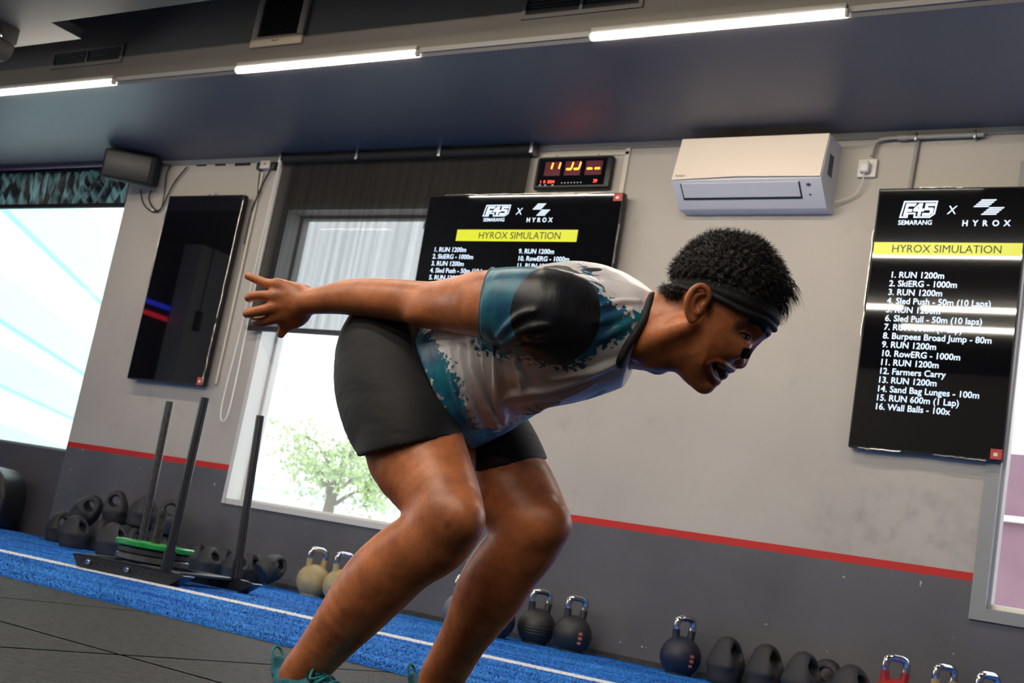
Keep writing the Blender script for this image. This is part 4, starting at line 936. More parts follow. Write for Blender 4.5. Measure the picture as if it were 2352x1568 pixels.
def skin_mat():
    m = mat('tan_skin', rgb(150, 96, 66), 0.40, 0, 0.5)
    b = BSDF(m); tc = N(m, 'ShaderNodeTexCoord')
    n1 = N(m, 'ShaderNodeTexNoise'); n1.inputs['Scale'].default_value = 22; n1.inputs['Detail'].default_value = 6; n1.inputs['Roughness'].default_value = 0.65
    L(m, tc.outputs['Object'], n1.inputs['Vector'])
    r = N(m, 'ShaderNodeMapRange'); r.inputs[1].default_value = 0.36; r.inputs[2].default_value = 0.66; L(m, n1.outputs[0], r.inputs[0])
    a = N(m, 'ShaderNodeMix'); a.data_type = 'RGBA'; a.inputs[6].default_value = rgb(208, 127, 80); a.inputs[7].default_value = rgb(162, 96, 61); L(m, r.outputs[0], a.inputs[0])
    at = N(m, 'ShaderNodeAttribute'); at.attribute_name = 'tint'
    mu = N(m, 'ShaderNodeMix'); mu.data_type = 'RGBA'; mu.blend_type = 'MULTIPLY'; mu.inputs[0].default_value = 1; L(m, a.outputs[2], mu.inputs[6]); L(m, at.outputs['Color'], mu.inputs[7])
    L(m, mu.outputs[2], b.inputs['Base Color'])
    n2 = N(m, 'ShaderNodeTexNoise'); n2.inputs['Scale'].default_value = 260; n2.inputs['Detail'].default_value = 3; L(m, tc.outputs['Object'], n2.inputs['Vector'])
    bp = N(m, 'ShaderNodeBump'); bp.inputs['Strength'].default_value = 0.12; bp.inputs['Distance'].default_value = 0.003; L(m, n2.outputs[0], bp.inputs['Height']); L(m, bp.outputs[0], b.inputs['Normal'])
    b.inputs['Subsurface Weight'].default_value = 0.06; b.inputs['Subsurface Radius'].default_value = (0.012, 0.005, 0.003)
    return m
SKIN = skin_mat()
# ---- limbs
fl = Field(0.0038)
# nearer (right) leg
fl.loft([sec(800, 860, 1010, 860, 2.46, 0.085), sec(836, 1000, 1052, 950, 2.38, 0.088), sec(843, 1058, 1070, 1020, 2.335, 0.086), sec(893, 1122, 1090, 1082, 2.29, 0.078), sec(930, 1168, 1106, 1135, 2.25, 0.068), sec(946, 1197, 1109, 1180, 2.225, 0.062)], 0.012)
fl.loft([sec(950, 1178, 1107, 1200, 2.225, 0.060), sec(918, 1212, 1082, 1258, 2.23, 0.058), sec(856, 1242, 1005, 1318, 2.25, 0.058), sec(800, 1288, 938, 1384, 2.27, 0.060), sec(757, 1352, 880, 1438, 2.29, 0.054), sec(716, 1422, 822, 1488, 2.315, 0.045), sec(675, 1488, 775, 1530, 2.335, 0.036), sec(640, 1546, 738, 1560, 2.35, 0.033), sec(640, 1600, 745, 1606, 2.355, 0.036)], 0.016)
fl.ell(q(1066, 1190, 2.185), (0.030, 0.034, 0.030), 0.03)
# farther (left) leg
fl.loft([sec(930, 880, 1120, 880, 2.60, 0.085), sec(1010, 1000, 1212, 1000, 2.54, 0.087), sec(1055, 1090, 1247, 1063, 2.49, 0.082), sec(1078, 1140, 1277, 1112, 2.45, 0.076), sec(1120, 1188, 1300, 1160, 2.42, 0.066), sec(1150, 1214, 1308, 1195, 2.40, 0.060)], 0.012)
fl.loft([sec(1155, 1195, 1306, 1215, 2.40, 0.058), sec(1130, 1232, 1286, 1262, 2.405, 0.057), sec(1088, 1276, 1246, 1312, 2.42, 0.058), sec(1052, 1330, 1204, 1380, 2.44, 0.058), sec(1030, 1398, 1160, 1430, 2.465, 0.052), sec(1010, 1452, 1122, 1475, 2.485, 0.043), sec(982, 1510, 1088, 1528, 2.50, 0.036), sec(962, 1556, 1068, 1562, 2.515, 0.033), sec(958, 1610, 1072, 1612, 2.52, 0.036)], 0.016)
fl.ell(q(1268, 1200, 2.365), (0.028, 0.033, 0.028), 0.03)
# pelvis and trunk inside the clothes
fl.loft([sec(800, 780, 1010, 900, 2.53, 0.14), sec(960, 740, 1120, 930, 2.47, 0.135), sec(1120, 680, 1230, 905, 2.40, 0.14), sec(1270, 630, 1330, 885, 2.32, 0.145), sec(1390, 655, 1400, 860, 2.265, 0.12), sec(1470, 690, 1440, 830, 2.24, 0.07)], 0.03)
VL, QL = fl.mesh(2)
# ---- nearer (right) arm and hand
fa = Field(0.0026)
fa.loft([sec(1320, 660, 1320, 810, 2.20, 0.06), sec(1240, 640, 1230, 806, 2.17, 0.060), sec(1136, 620, 1116, 778, 2.215, 0.056), sec(1067, 634, 1050, 766, 2.275, 0.052), sec(1010, 645, 1000, 752, 2.315, 0.046), sec(965, 645, 958, 744, 2.34, 0.044), sec(905, 640, 900, 736, 2.37, 0.044), sec(850, 638, 848, 729, 2.40, 0.041), sec(800, 642, 798, 723, 2.425, 0.036), sec(757, 653, 755, 721, 2.445, 0.030), sec(716, 663, 712, 722, 2.46, 0.026), sec(690, 664, 686, 728, 2.468, 0.024)], 0.01, up=4)
fa.ell(q(985, 722, 2.31), (0.035, 0.016, 0.03), 0.03)
def hq(cx, cy, w=0.0): return q(540+cx/7.838, 600+cy/7.838, 2.475+w)
# palm: four metacarpals fanning from the wrist
kn = {'little': (760, 415, -0.004), 'ring': (690, 615, -0.010), 'middle': (660, 830, -0.010), 'index': (680, 1010, 0.0)}
for k_, (x, y, w_) in kn.items(): fa.cone(hq(1330, 640+0.22*(y-415), 0.0), hq(x, y, w_), 0.0175, 0.0122, 0.010)
fa.loft([(hq(1250, 720, 0.004), 0.030, 0.014), (hq(900, 740, 0.004), 0.036, 0.014)], 0.010)
fa.ell(hq(1010, 1010, 0.016), (0.032, 0.021, 0.016), 0.012)
fa.chain([hq(770, 420, -0.004), hq(560, 395, -0.002), hq(395, 330, 0.002), hq(225, 262, 0.006)], [0.0108, 0.0092, 0.0086, 0.0070], 0.004)
fa.chain([hq(700, 620, -0.010), hq(500, 612, -0.010), hq(320, 622, -0.004), hq(245, 650, 0.010), hq(270, 672, 0.026)], [0.0115, 0.0098, 0.0094, 0.0088, 0.0075], 0.003)
fa.chain([hq(680, 830, -0.010), hq(480, 880, -0.012), hq(300, 915, -0.006), hq(215, 935, 0.010), hq(250, 955, 0.028)], [0.0118, 0.0102, 0.0098, 0.0092, 0.0078], 0.003)
fa.chain([hq(700, 1010, 0.0), hq(530, 1075, 0.004), hq(400, 1085, 0.016), hq(375, 1080, 0.032), hq(420, 1070, 0.046)], [0.0118, 0.0102, 0.0096, 0.0090, 0.0078], 0.003)
fa.chain([hq(1200, 930, 0.010), hq(1020, 1090, 0.020), hq(900, 1190, 0.024), hq(825, 1310, 0.026)], [0.0165, 0.0130, 0.0108, 0.0080], 0.008)
VA, QA = fa.mesh(2)
# ---- farther (left) arm, swung back behind the trunk
fb = Field(0.004)
fb.chain([q(1395, 745, 2.43), q(1290, 745, 2.55), q(1170, 735, 2.66), q(1060, 715, 2.75), q(960, 695, 2.82)], [0.055, 0.048, 0.042, 0.036, 0.026], 0.01)
fb.ell(q(925, 690, 2.84), (0.038, 0.018, 0.03), 0.012)
for i in range(4): fb.chain([q(905, 675+i*9, 2.84+0.014*i), q(875, 672+i*10, 2.845+0.014*i), q(858, 680+i*9, 2.85+0.014*i)], [0.010, 0.009, 0.007], 0.003)
fb.chain([q(930, 700, 2.82), q(905, 712, 2.81), q(885, 714, 2.81)], [0.012, 0.010, 0.008], 0.004)
VB, QB = fb.mesh(1)
# ---- head and neck
HD = 2.15; HU = HD/FPX/3.7325
def hpx(cx, cy): return 1450+cx/3.7325, 500+cy/3.7325
YAWT = math.tan(0.16)
def hc(cx, cy, w=0.0):
    px, py = hpx(cx, cy); p = q(px, py, HD); return np.array([p[0], p[1], HD-(p[0]-0.33)*YAWT+w])
def poly_sd(P, X, Y):
    d = np.full(np.broadcast(X, Y).shape, 1e9); s = np.ones_like(d); n = len(P)
    for i in range(n):
        ax, ay = P[i]; bx, by = P[(i+1) % n]; ex, ey = bx-ax, by-ay; wx, wy = X-ax, Y-ay
        t = np.clip((wx*ex+wy*ey)/(ex*ex+ey*ey+1e-12), 0, 1); d = np.minimum(d, (wx-ex*t)**2+(wy-ey*t)**2)
        c1 = Y >= ay; c2 = Y < by; c3 = ex*wy > ey*wx
        s = np.where((c1 & c2 & c3) | (~c1 & ~c2 & ~c3), -s, s)
    return np.sqrt(d)*s
def inflate(P, Wf, R, smooth=4):
    P = catmull(np.array(P, float), smooth, True)
    def fn(X, Y, Z):
        cx = (1176+X[:, :, 0]*FPX/HD-1450)*3.7325; cy = (784-Y[:, :, 0]*FPX/HD-500)*3.7325
        d = poly_sd(P, cx+0*cy, cy+0*cx)*HU; Wd = Wf(cx+0*cy, cy+0*cx)
        s = np.maximum((R+d)/R, 0)[:, :, None]; zz = (Z-(HD-(X-0.33)*YAWT))/Wd[:, :, None]
        return ((np.sqrt(zz*zz+s*s)-1)*R).astype(np.float32)
    lo = hc(min(p[0] for p in P), max(p[1] for p in P), -0.1); hi = hc(max(p[0] for p in P), min(p[1] for p in P), 0.1)
    lo = np.array([lo[0], lo[1], HD-0.12])-0.012; hi = np.array([hi[0], hi[1], HD+0.12])+0.012
    return fn, lo, hi
FACE = [(1225, 760), (1202, 880), (1168, 965), (1105, 1035), (1040, 1095), (965, 1162), (900, 1222), (868, 1272), (846, 1322), (790, 1372), (735, 1398), (700, 1412), (660, 1415), (655, 1452), (610, 1484), (540, 1462), (455, 1395), (395, 1310), (330, 1180), (330, 960), (345, 800), (360, 650), (410, 540), (440, 420), (530, 300), (660, 220), (800, 200), (960, 220), (1100, 320), (1190, 470), (1225, 620)]
def faceW(cx, cy): return np.interp(cy, [200, 700, 900, 1080, 1250, 1400, 1500], [0.077, 0.078, 0.074, 0.069, 0.060, 0.045, 0.036])
fh = Field(0.0019)
fh.op(*inflate(FACE, faceW, 0.078))
fh.loft([sec(1452, 690, 1400, 838, 2.27, 0.070), sec(1500, 676, 1458, 848, 2.225, 0.062), sec(1540, 668, 1508, 853, 2.185, 0.058), sec(1578, 680, 1556, 850, 2.165, 0.055)], 0.012)
fh.cone(hc(440, 930, -0.058), q(1452, 800, 2.165), 0.013, 0.015, 0.02)
fh.ell(q(1512, 842, 2.20), (0.014, 0.012, 0.012), 0.012)
R2 = lambda a: np.array([[math.cos(a), math.sin(a), 0], [-math.sin(a), math.cos(a), 0], [0, 0, 1]])
fh.ell(hc(820, 1075, -0.046), (0.030, 0.022, 0.014), 0.022, rot=R2(-0.55))              # cheek raised by the smile
fh.loft([(hc(985, 905, -0.046), 0.008, 0.008), (hc(1080, 935, -0.028), 0.0095, 0.0095), (hc(1120, 975, 0), 0.010, 0.010), (hc(1080, 935, 0.028), 0.0095, 0.0095)], 0.016)
fh.ell(hc(960, 1010, -0.060), (0.024, 0.014, 0.0225), 0.014, 'cut', R2(-0.45))          # eye sockets
fh.ell(hc(960, 1010, 0.060), (0.024, 0.014, 0.0225), 0.014, 'cut', R2(-0.45))
VH0, _q0 = fh.mesh(0)
EYES = []
for sd_ in (-1, 1):
    if sd_ < 0: ec = q(*hpx(948, 1008), surf(VH0, *hpx(948, 1008), 5, 2.12)+0.0085)
    else: ec = EYES[0][0]*np.array([1, 1, 1]); m0 = HD-(ec[0]-0.33)*YAWT; ec = np.array([ec[0], ec[1], 2*m0-ec[2]])
    er = 0.0118; e1 = np.array([0.80, -0.36, -0.47*sd_]); e1 /= np.linalg.norm(e1); e3 = np.cross(e1, np.array([0.42, 0.9, 0])); e3 = e3 if e3[2]*sd_ > 0 else -e3; e3 /= np.linalg.norm(e3); e2 = np.cross(e3, e1); e2 = e2 if e2[1] > 0 else -e2
    fh.ell(ec, (er*1.13,)*3, 0.006)
    fh.ell(ec+e3*er*1.0, (0.0128, 0.0044, 0.0090), 0.001, 'cut', np.stack([e1, e2, e3]))
    EYES.append((ec, er, e1, e2, e3))
for sd_ in (-1, 1):
    fh.ell(hc(893, 1212, sd_*0.0150), (0.0115, 0.0095, 0.0075), 0.006, rot=R2(-0.7))
fh.chain([hc(1052, 1052), hc(1000, 1115), hc(958, 1178), hc(925, 1226)], [0.0080, 0.0088, 0.0104, 0.0125], 0.008)
fh.chain([hc(922, 1236), hc(886, 1246)], [0.0085, 0.0075], 0.006, up=1)
for sd_ in (-1, 1): fh.ell(hc(905, 1258, sd_*0.0085), (0.0050, 0.0032, 0.0030), 0.002, 'cut', R2(-0.7))
MOUTH = [(662, 1250), (730, 1228), (795, 1268), (850, 1314), (905, 1350), (830, 1430), (742, 1382), (700, 1345), (680, 1298)]
MP = catmull(np.array(MOUTH, float), 4, True)
def mouth_fn(X, Y, Z):
    cx = (1176+X[:, :, 0]*FPX/HD-1450)*3.7325; cy = (784-Y[:, :, 0]*FPX/HD-500)*3.7325
    return (poly_sd(MP, cx+0*cy, cy+0*cx)*HU)[:, :, None]+0*Z
def lip(pts, front):
    n_ = [q(*hpx(x, y), surf(VH0, *hpx(x, y), 4, 2.11)+0.0012) for x, y in pts]
    f_ = [np.array([p[0], p[1], 2*(HD-(p[0]-0.33)*YAWT)-p[2]]) for p in n_]
    return n_+[hc(*front, 0)]+f_[::-1]
up_lip = lip([(660, 1248), (736, 1222), (806, 1262)], (858, 1298)); lo_lip = lip([(660, 1256), (674, 1322), (702, 1368)], (735, 1398))
lo_m, hi_m = hc(660, 1445, 0), hc(920, 1225, 0)
fh.op(mouth_fn, (lo_m[0], lo_m[1], HD-0.09), (hi_m[0], hi_m[1], HD+0.09), 0.004, 'cut')
fh.chain(up_lip, [0.0022, 0.0034, 0.0048, 0.0062, 0.0048, 0.0034, 0.0022], 0.003)
fh.chain(lo_lip, [0.0022, 0.0036, 0.0054, 0.0068, 0.0054, 0.0036, 0.0022], 0.003)
fh.ell(hc(742, 1300, 0), (0.0200, 0.0145, 0.0225), 0.002, rot=R2(-0.78))
fh.ell(hc(640, 1445, 0), (0.014, 0.012, 0.018), 0.012)
# ears
for sd_ in (-1, 1):
    fh.ell(hc(512, 735, sd_*0.0800), (0.0185, 0.0275, 0.0070), 0.006, rot=R2(-0.22))
    fh.ell(hc(470, 848, sd_*0.0800), (0.0095, 0.0120, 0.0060), 0.006)
    fh.ell(hc(528, 722, sd_*0.0900), (0.0125, 0.0190, 0.0095), 0.004, 'cut', R2(-0.3))
    fh.chain([hc(585, 745, sd_*0.083), hc(604, 690, sd_*0.086), hc(585, 630, sd_*0.089), hc(535, 600, sd_*0.091), hc(475, 625, sd_*0.092), hc(432, 690, sd_*0.092), hc(420, 765, sd_*0.090), hc(430, 830, sd_*0.087), hc(462, 880, sd_*0.084)], [0.004, 0.0045, 0.0048, 0.0050, 0.0052, 0.0052, 0.0050, 0.0050, 0.0058], 0.003)
    fh.chain([hc(555, 665, sd_*0.085), hc(500, 680, sd_*0.087), hc(468, 735, sd_*0.087), hc(475, 800, sd_*0.085), hc(510, 825, sd_*0.085)], [0.0036, 0.0042, 0.0046, 0.0044, 0.0040], 0.004)
    fh.ell(hc(548, 770, sd_*0.0820), (0.006, 0.0085, 0.0055), 0.005, rot=R2(-0.3))
VH, QH = fh.mesh(1)
# colouring of the skin itself: lips, mouth inside, shaved sideburn, darker scuffs
def ell_at(V, c, r, rot=None):
    d = V-np.array(c); d = d if rot is None else d @ np.array(rot).T
    return np.sqrt(((d/np.array(r))**2).sum(1))
tH = np.ones((len(VH), 3))
def near_line(V, pts, r):
    P = catmull(np.array(pts), 4); d = np.min(np.linalg.norm(V[:, None, :]-P[None], axis=2), 1); return np.clip(1.5-d/r, 0, 1)[:, None]
sel = np.where(np.linalg.norm(VH-hc(775, 1328), axis=1) < 0.075)[0]
lp = np.maximum(near_line(VH[sel], up_lip, 0.0078), near_line(VH[sel], lo_lip, 0.0082)); tH[sel] *= 1-lp*(1-np.array([0.55, 0.36, 0.36])); lp_full = np.zeros((len(VH), 1)); lp_full[sel] = lp
inside = np.clip(-poly_sd(MP, (pix(VH)[0]-1450)*3.7325, (pix(VH)[1]-500)*3.7325)/14+0.3, 0, 1)[:, None]*(1-lp_full)
tH *= 1-inside*(1-np.array([0.16, 0.06, 0.07]))
cxH = (pix(VH)[0]-1450)*3.7325; cyH = (pix(VH)[1]-500)*3.7325
sb = np.clip(1.3-np.hypot((cxH-668)/42, (cyH-790)/95), 0, 1)*0.8; sb = np.maximum(sb, np.clip(1.2-np.hypot((cxH-340)/110, (cyH-655)/60), 0, 1)*0.85)
sb = np.maximum(sb, np.clip(1.2-np.hypot((cxH-600)/50, (cyH-930)/90), 0, 1)*0.30)
tH *= (1-sb[:, None]*(1-np.array([0.14, 0.15, 0.17])))
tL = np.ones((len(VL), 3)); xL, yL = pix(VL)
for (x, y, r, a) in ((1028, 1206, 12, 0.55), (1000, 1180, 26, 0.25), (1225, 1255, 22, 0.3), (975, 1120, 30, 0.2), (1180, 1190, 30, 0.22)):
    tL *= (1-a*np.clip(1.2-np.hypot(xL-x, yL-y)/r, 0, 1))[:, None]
# one body mesh
Vs, Qs, Ts, o_ = [], [], [], 0
for V_, Q_, T_ in ((VL, QL, tL), (VA, QA, None), (VB, QB, None), (VH, QH, tH)):
    Vs.append(V_); Qs.append(Q_+o_); Ts.append(np.ones((len(V_), 3)) if T_ is None else T_); o_ += len(V_)
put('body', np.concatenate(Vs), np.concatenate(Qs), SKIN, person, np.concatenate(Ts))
# ---- eyes, brows, nose strip, teeth
def normals(V, Qd):
    n = np.cross(V[Qd[:, 2]]-V[Qd[:, 0]], V[Qd[:, 3]]-V[Qd[:, 1]]); vn = np.zeros_like(V)
    for a in range(4): np.add.at(vn, Qd[:, a], n)
    return vn/(np.linalg.norm(vn, axis=1)[:, None]+1e-12)
NH = normals(VH, QH)
if (NH*(VH-VH.mean(0))).sum() < 0: NH = -NH
headsd = sampled(fh)
def patch(name, P, m, off, parent, sides=(-1,)):
    """skin-tight patch over the head surface inside a pixel outline"""
    P4 = catmull(np.array(P, float), 4, True)
    a_, b_ = hc(min(p[0] for p in P)-20, max(p[1] for p in P)+20), hc(max(p[0] for p in P)+20, min(p[1] for p in P)-20)
    def fn(X, Y, Z):
        cx = (1176+X[:, :, 0]*FPX/HD-1450)*3.7325; cy = (784-Y[:, :, 0]*FPX/HD-500)*3.7325
        d = np.maximum(np.abs(headsd(X, Y, Z)+off*0.3)-off*1.3, (poly_sd(P4, cx+0*cy, cy+0*cx)*HU)[:, :, None])
        return np.maximum(d, Z-(HD-(X-0.33)*YAWT)-0.001) if sides == (-1,) else d
    f = Field(0.00125); f.op(fn, (a_[0], a_[1], HD-0.075), (b_[0], b_[1], HD+(0.0 if sides == (-1,) else 0.075)))
    Vp, Qp = f.mesh(2); return put(name, Vp, Qp, m, parent)
HAIRM = mat('black_hair', rgb(17, 15, 15), 0.55, 0, 0.3)
patch('eyebrow', [(930, 884), (985, 858), (1060, 883), (1108, 935), (1104, 990), (1070, 980), (1032, 938), (985, 918), (938, 908)], HAIRM, 0.0016, person)
patch('eyebrow', [(1118, 985), (1150, 985), (1165, 1000), (1148, 1022), (1120, 1020)], HAIRM, 0.0020, person, (1, -1))
patch('nose_strip', [(884, 1155), (894, 1132), (906, 1112), (940, 1114), (970, 1117), (1016, 1124), (1010, 1165), (996, 1204), (960, 1208), (925, 1210), (896, 1199), (886, 1178)], mat('black_nose_strip', rgb(11, 11, 12), 0.9, 0, 0.15), 0.0012, person, (-1, 1))
EW = mat('shaded_eye_white', rgb(118, 108, 104), 0.15, 0, 0.6); EI = mat('dark_iris', rgb(22, 14, 10), 0.08, 0, 0.7)  # whites greyed: shade over the eyes is put into the colour
for ec, er, e1, e2, e3 in EYES:
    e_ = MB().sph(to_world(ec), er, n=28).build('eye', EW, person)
    look = e3*0.95+np.array([0.80, -0.45, 0.0])*0.28; look /= np.linalg.norm(look)
    MB().sph(to_world(ec+look*0.0056), 0.0070, n=18).build('iris', EI, e_)
    MB().tube([to_world(ec+e1*x+e2*(0.0046*math.sqrt(max(0, 1-(x/0.0128)**2)))+e3*(math.sqrt(er*er*1.30-x*x)-0.0002)) for x in np.linspace(-0.0120, 0.0100, 7)], [0.0007, 0.0013, 0.0015, 0.0013, 0.0006], n=6).build('eyelash', HAIRM, person)
TE = mat('teeth_enamel', rgb(228, 222, 212), 0.18, 0, 0.6)
for nm, pts in (('teeth', [hc(722, 1250, -0.0265), hc(790, 1282, -0.0215), hc(838, 1312, 0.0), hc(790, 1282, 0.0215), hc(722, 1250, 0.0265)]), ('teeth', [hc(694, 1318, -0.0255), hc(716, 1358, -0.018), hc(742, 1382, 0.0), hc(716, 1358, 0.018), hc(694, 1318, 0.0255)])):
    t_ = MB(); P_ = catmull(np.array(pts), 5)
    for i in range(0, len(P_)-1): t_.sph(to_world((P_[i]+P_[i+1])/2), 0.0042, (1, 1, 1.1), 8)
    t_.build(nm, TE, person)
# ---- headband
ylo = ([300, 345, 440, 600, 680, 760, 850, 950, 1050, 1120, 1175, 1240], [560, 585, 630, 680, 730, 775, 830, 870, 897, 930, 965, 1010])
yup = ([300, 380, 500, 600, 700, 850, 1000, 1100, 1200, 1240], [490, 505, 522, 545, 575, 622, 690, 742, 800, 835])
f0, lo0, hi0 = inflate(FACE, faceW, 0.078)
def band_fn(X, Y, Z):
    cx = (1176+X*FPX/HD-1450)*3.7325; cy = (784-Y*FPX/HD-500)*3.7325
    yl = np.interp(cx[:, :, 0].ravel(), *ylo).reshape(-1, 1, 1); yu = np.interp(cx[:, :, 0].ravel(), *yup).reshape(-1, 1, 1)
    t = (cy-yu)/(yl-yu)
    puff = 0.0088+0.0022*np.exp(-((t-0.86)/0.10)**2)+0.0016*np.exp(-((t-0.45)/0.12)**2)-0.0018*np.exp(-((t-0.68)/0.05)**2)
    d = f0(X, Y, Z)-puff
    return np.maximum(d, np.maximum((yu-cy), (cy-yl))*HU*0.9)
fbn = Field(0.0019); fbn.op(band_fn, lo0, hi0); VBn, QBn = fbn.mesh(2)
put('headband', VBn, QBn, mat('black_stretch_fabric', rgb(20, 21, 22), 0.72, 0, 0.35, bump=(500, 0.12, 0.002), sheen=0.1), person)
# ---- hair
HP = [(372, 528), (345, 480), (368, 415), (425, 330), (480, 265), (545, 210), (620, 165), (705, 132), (805, 124), (925, 146), (1035, 172), (1110, 218), (1170, 282), (1222, 358), (1268, 440), (1305, 520), (1330, 590), (1315, 650), (1270, 700), (1225, 775), (1180, 815), (1000, 715), (700, 605), (500, 552)]
fr = Field(0.0028)
HPB = [p for p in HP[:18]]+[(1240, 775), (1180, 980), (1000, 1100), (600, 1000), (420, 800)]
hf, hlo, hhi = inflate(HPB, lambda cx, cy: np.full_like(cx, 0.0845), 0.072)
def hair_fn(X, Y, Z):
    cx = (1176+X*FPX/HD-1450)*3.7325; cy = (784-Y*FPX/HD-500)*3.7325
    yl = np.interp(cx[:, :, 0].ravel(), *ylo).reshape(-1, 1, 1); yu = np.interp(cx[:, :, 0].ravel(), *yup).reshape(-1, 1, 1)
    return np.maximum(hf(X, Y, Z), (cy-(yu*0.92+yl*0.08))*HU*0.9)
fr.op(hair_fn, hlo, hhi)
fr.op(*inflate([(275, 596), (320, 582), (440, 640), (410, 700), (345, 690), (295, 668)], lambda cx, cy: np.full_like(cx, 0.060), 0.016), 0.01)
VR, QR = fr.mesh(1)
NR = normals(VR, QR)
if (NR*(VR-VR.mean(0))).sum() < 0: NR = -NR
lump = np.sin(VR[:, 0]*260+1.3*np.sin(VR[:, 1]*190))*np.sin(VR[:, 1]*240+VR[:, 2]*210)*0.0022+RNG.normal(0, 0.0009, len(VR)); VR2 = VR+NR*lump[:, None]
hair = put('hair', VR2, QR, HAIRM, person)
def strands(roots, dirs, length, rad, curl, gravity, seg=5):
    n = len(roots); P = [roots]; d = dirs.copy()
    ph = RNG.uniform(0, 6.28, n); a1 = np.cross(dirs, RNG.normal(0, 1, (n, 3))); a1 /= np.linalg.norm(a1, axis=1)[:, None]+1e-9; a2 = np.cross(dirs, a1)
    for s in range(1, seg):
        w_ = curl*np.minimum(1.0, s/2.0)
        d = d+gravity/seg; d /= np.linalg.norm(d, axis=1)[:, None]
        dd = d+w_*(np.cos(ph+s*1.5)[:, None]*a1+np.sin(ph+s*1.5)[:, None]*a2)
        P.append(P[-1]+dd*(length[:, None]/(seg-1)))
    tr = np.zeros((n, (seg-1)*6, 3, 3)); ring = []
    for s in range(seg):
        r = rad*(1-0.85*s/(seg-1)); t = P[min(s+1, seg-1)]-P[max(s-1, 0)]; t /= np.linalg.norm(t, axis=1)[:, None]+1e-9
        u = np.cross(t, a1+0.01); u /= np.linalg.norm(u, axis=1)[:, None]+1e-9; v = np.cross(t, u)
        ring.append([P[s]+r*(math.cos(k*2.094)*u+math.sin(k*2.094)*v) for k in range(3)])
    c_ = 0
    for s in range(seg-1):
        for k in range(3):
            A, B, C_, D_ = ring[s][k], ring[s][(k+1) % 3], ring[s+1][(k+1) % 3], ring[s+1][k]
            tr[:, c_, 0], tr[:, c_, 1], tr[:, c_, 2] = A, C_, B; tr[:, c_+1, 0], tr[:, c_+1, 1], tr[:, c_+1, 2] = A, D_, C_; c_ += 2
    return tr.reshape(-1, 3, 3)
ns = 9000; pick = RNG.integers(0, len(VR), ns); nrm = NR[pick]+RNG.normal(0, 0.28, (ns, 3))+np.array([0.22, -0.05, 0]); nrm /= np.linalg.norm(nrm, axis=1)[:, None]
T1 = strands(VR[pick]-NR[pick]*0.002, nrm, RNG.uniform(0.006, 0.015, ns), 0.00062, 0.75, np.array([0.15, -0.5, 0.0]))
# longer tufts at the front
fr_r, fr_d, fr_l = [], [], []
for (x0, y0, x1, y1, n_, sp) in ((1300, 600, 1425, 770, 26, 16), (1310, 640, 1400, 730, 22, 16), (1330, 560, 1415, 690, 16, 14), (1290, 690, 1335, 830, 24, 16), (1240, 740, 1262, 930, 34, 12), (1260, 720, 1300, 880, 34, 14), (1215, 770, 1215, 900, 22, 10)):
    for i in range(n_):
        w_ = RNG.uniform(-0.035, 0.03); a = hc(x0+RNG.normal(0, sp), y0+RNG.normal(0, sp), w_); b = hc(x1+RNG.normal(0, sp), y1+RNG.normal(0, sp), w_+RNG.normal(0, 0.004)); d_ = b-a
        fr_l.append(np.linalg.norm(d_)*RNG.uniform(0.75, 1.05)); fr_r.append(a); fr_d.append(d_/np.linalg.norm(d_)+np.array([0.3, 0.25, 0]))
fr_d = np.array(fr_d); fr_d /= np.linalg.norm(fr_d, axis=1)[:, None]
T2 = strands(np.array(fr_r), fr_d, np.array(fr_l), 0.0007, 0.12, np.array([-0.35, -1.1, 0.0]), 7)
TT = np.concatenate([T1, T2]); hs_ = soup('hair_strands', to_world(TT.reshape(-1, 3)).reshape(-1, 3, 3)[:, ::-1], mat('hair_fibre', rgb(30, 27, 25), 0.42, 0, 0.4), hair); tag(hs_, kind='stuff')

# ---- shirt
def shirt_base():
    f = Field(0.0034)
    HA, HB = q(936, 738, 2.4), q(1066, 1000, 2.4); hn = np.cross(HA-HB, (0.06, 0.0, 1)); hn = hn if hn[0] < 0 else -hn
    f.loft([sec(900, 765, 1050, 1015, 2.50, 0.185), sec(968, 735, 1138, 1008, 2.475, 0.186), sec(1050, 694, 1196, 972, 2.43, 0.172), sec(1155, 645, 1262, 935, 2.385, 0.165), sec(1275, 603, 1338, 920, 2.31, 0.168), sec(1395, 632, 1398, 890, 2.25, 0.135), sec(1478, 664, 1436, 858, 2.225, 0.082), sec(1500, 678, 1452, 846, 2.22, 0.070)], 0.0, up=5, clip=((HA+HB)/2, hn))
    CA, CB = q(1134, 612, 2.215), q(1113, 786, 2.215); cn = np.cross(CA-CB, (0.012, 0, 0.064)); cn = cn if cn[0] < 0 else -cn
    f.loft([sec(1120, 618, 1100, 779, 2.22, 0.064), sec(1146, 616, 1128, 785, 2.21, 0.067), sec(1198, 612, 1186, 806, 2.18, 0.071), sec(1265, 616, 1265, 830, 2.165, 0.074), sec(1330, 640, 1335, 826, 2.19, 0.070), sec(1385, 680, 1385, 790, 2.23, 0.05)], 0.022, up=4, clip=((CA+CB)/2, cn))
    f.loft([(q(1300, 745, 2.53), 0.066, 0.062), (q(1395, 742, 2.43), 0.072, 0.066)], 0.02)
    # neck hole and hem are cut open
    A, B = q(1503, 668, 2.2), q(1434, 852, 2.2); n_ = np.cross(A-B, (0.2, 0.1, 1)); n_ = n_ if n_[0] > 0 else -n_
    f.plane((A+B)/2+np.array([0.004, 0, 0]), n_, (0.15, -0.12, 2.0), (0.34, 0.14, 2.5))
    return f
V0, Q0 = shirt_base().mesh(1)
fs_ = shirt_base()
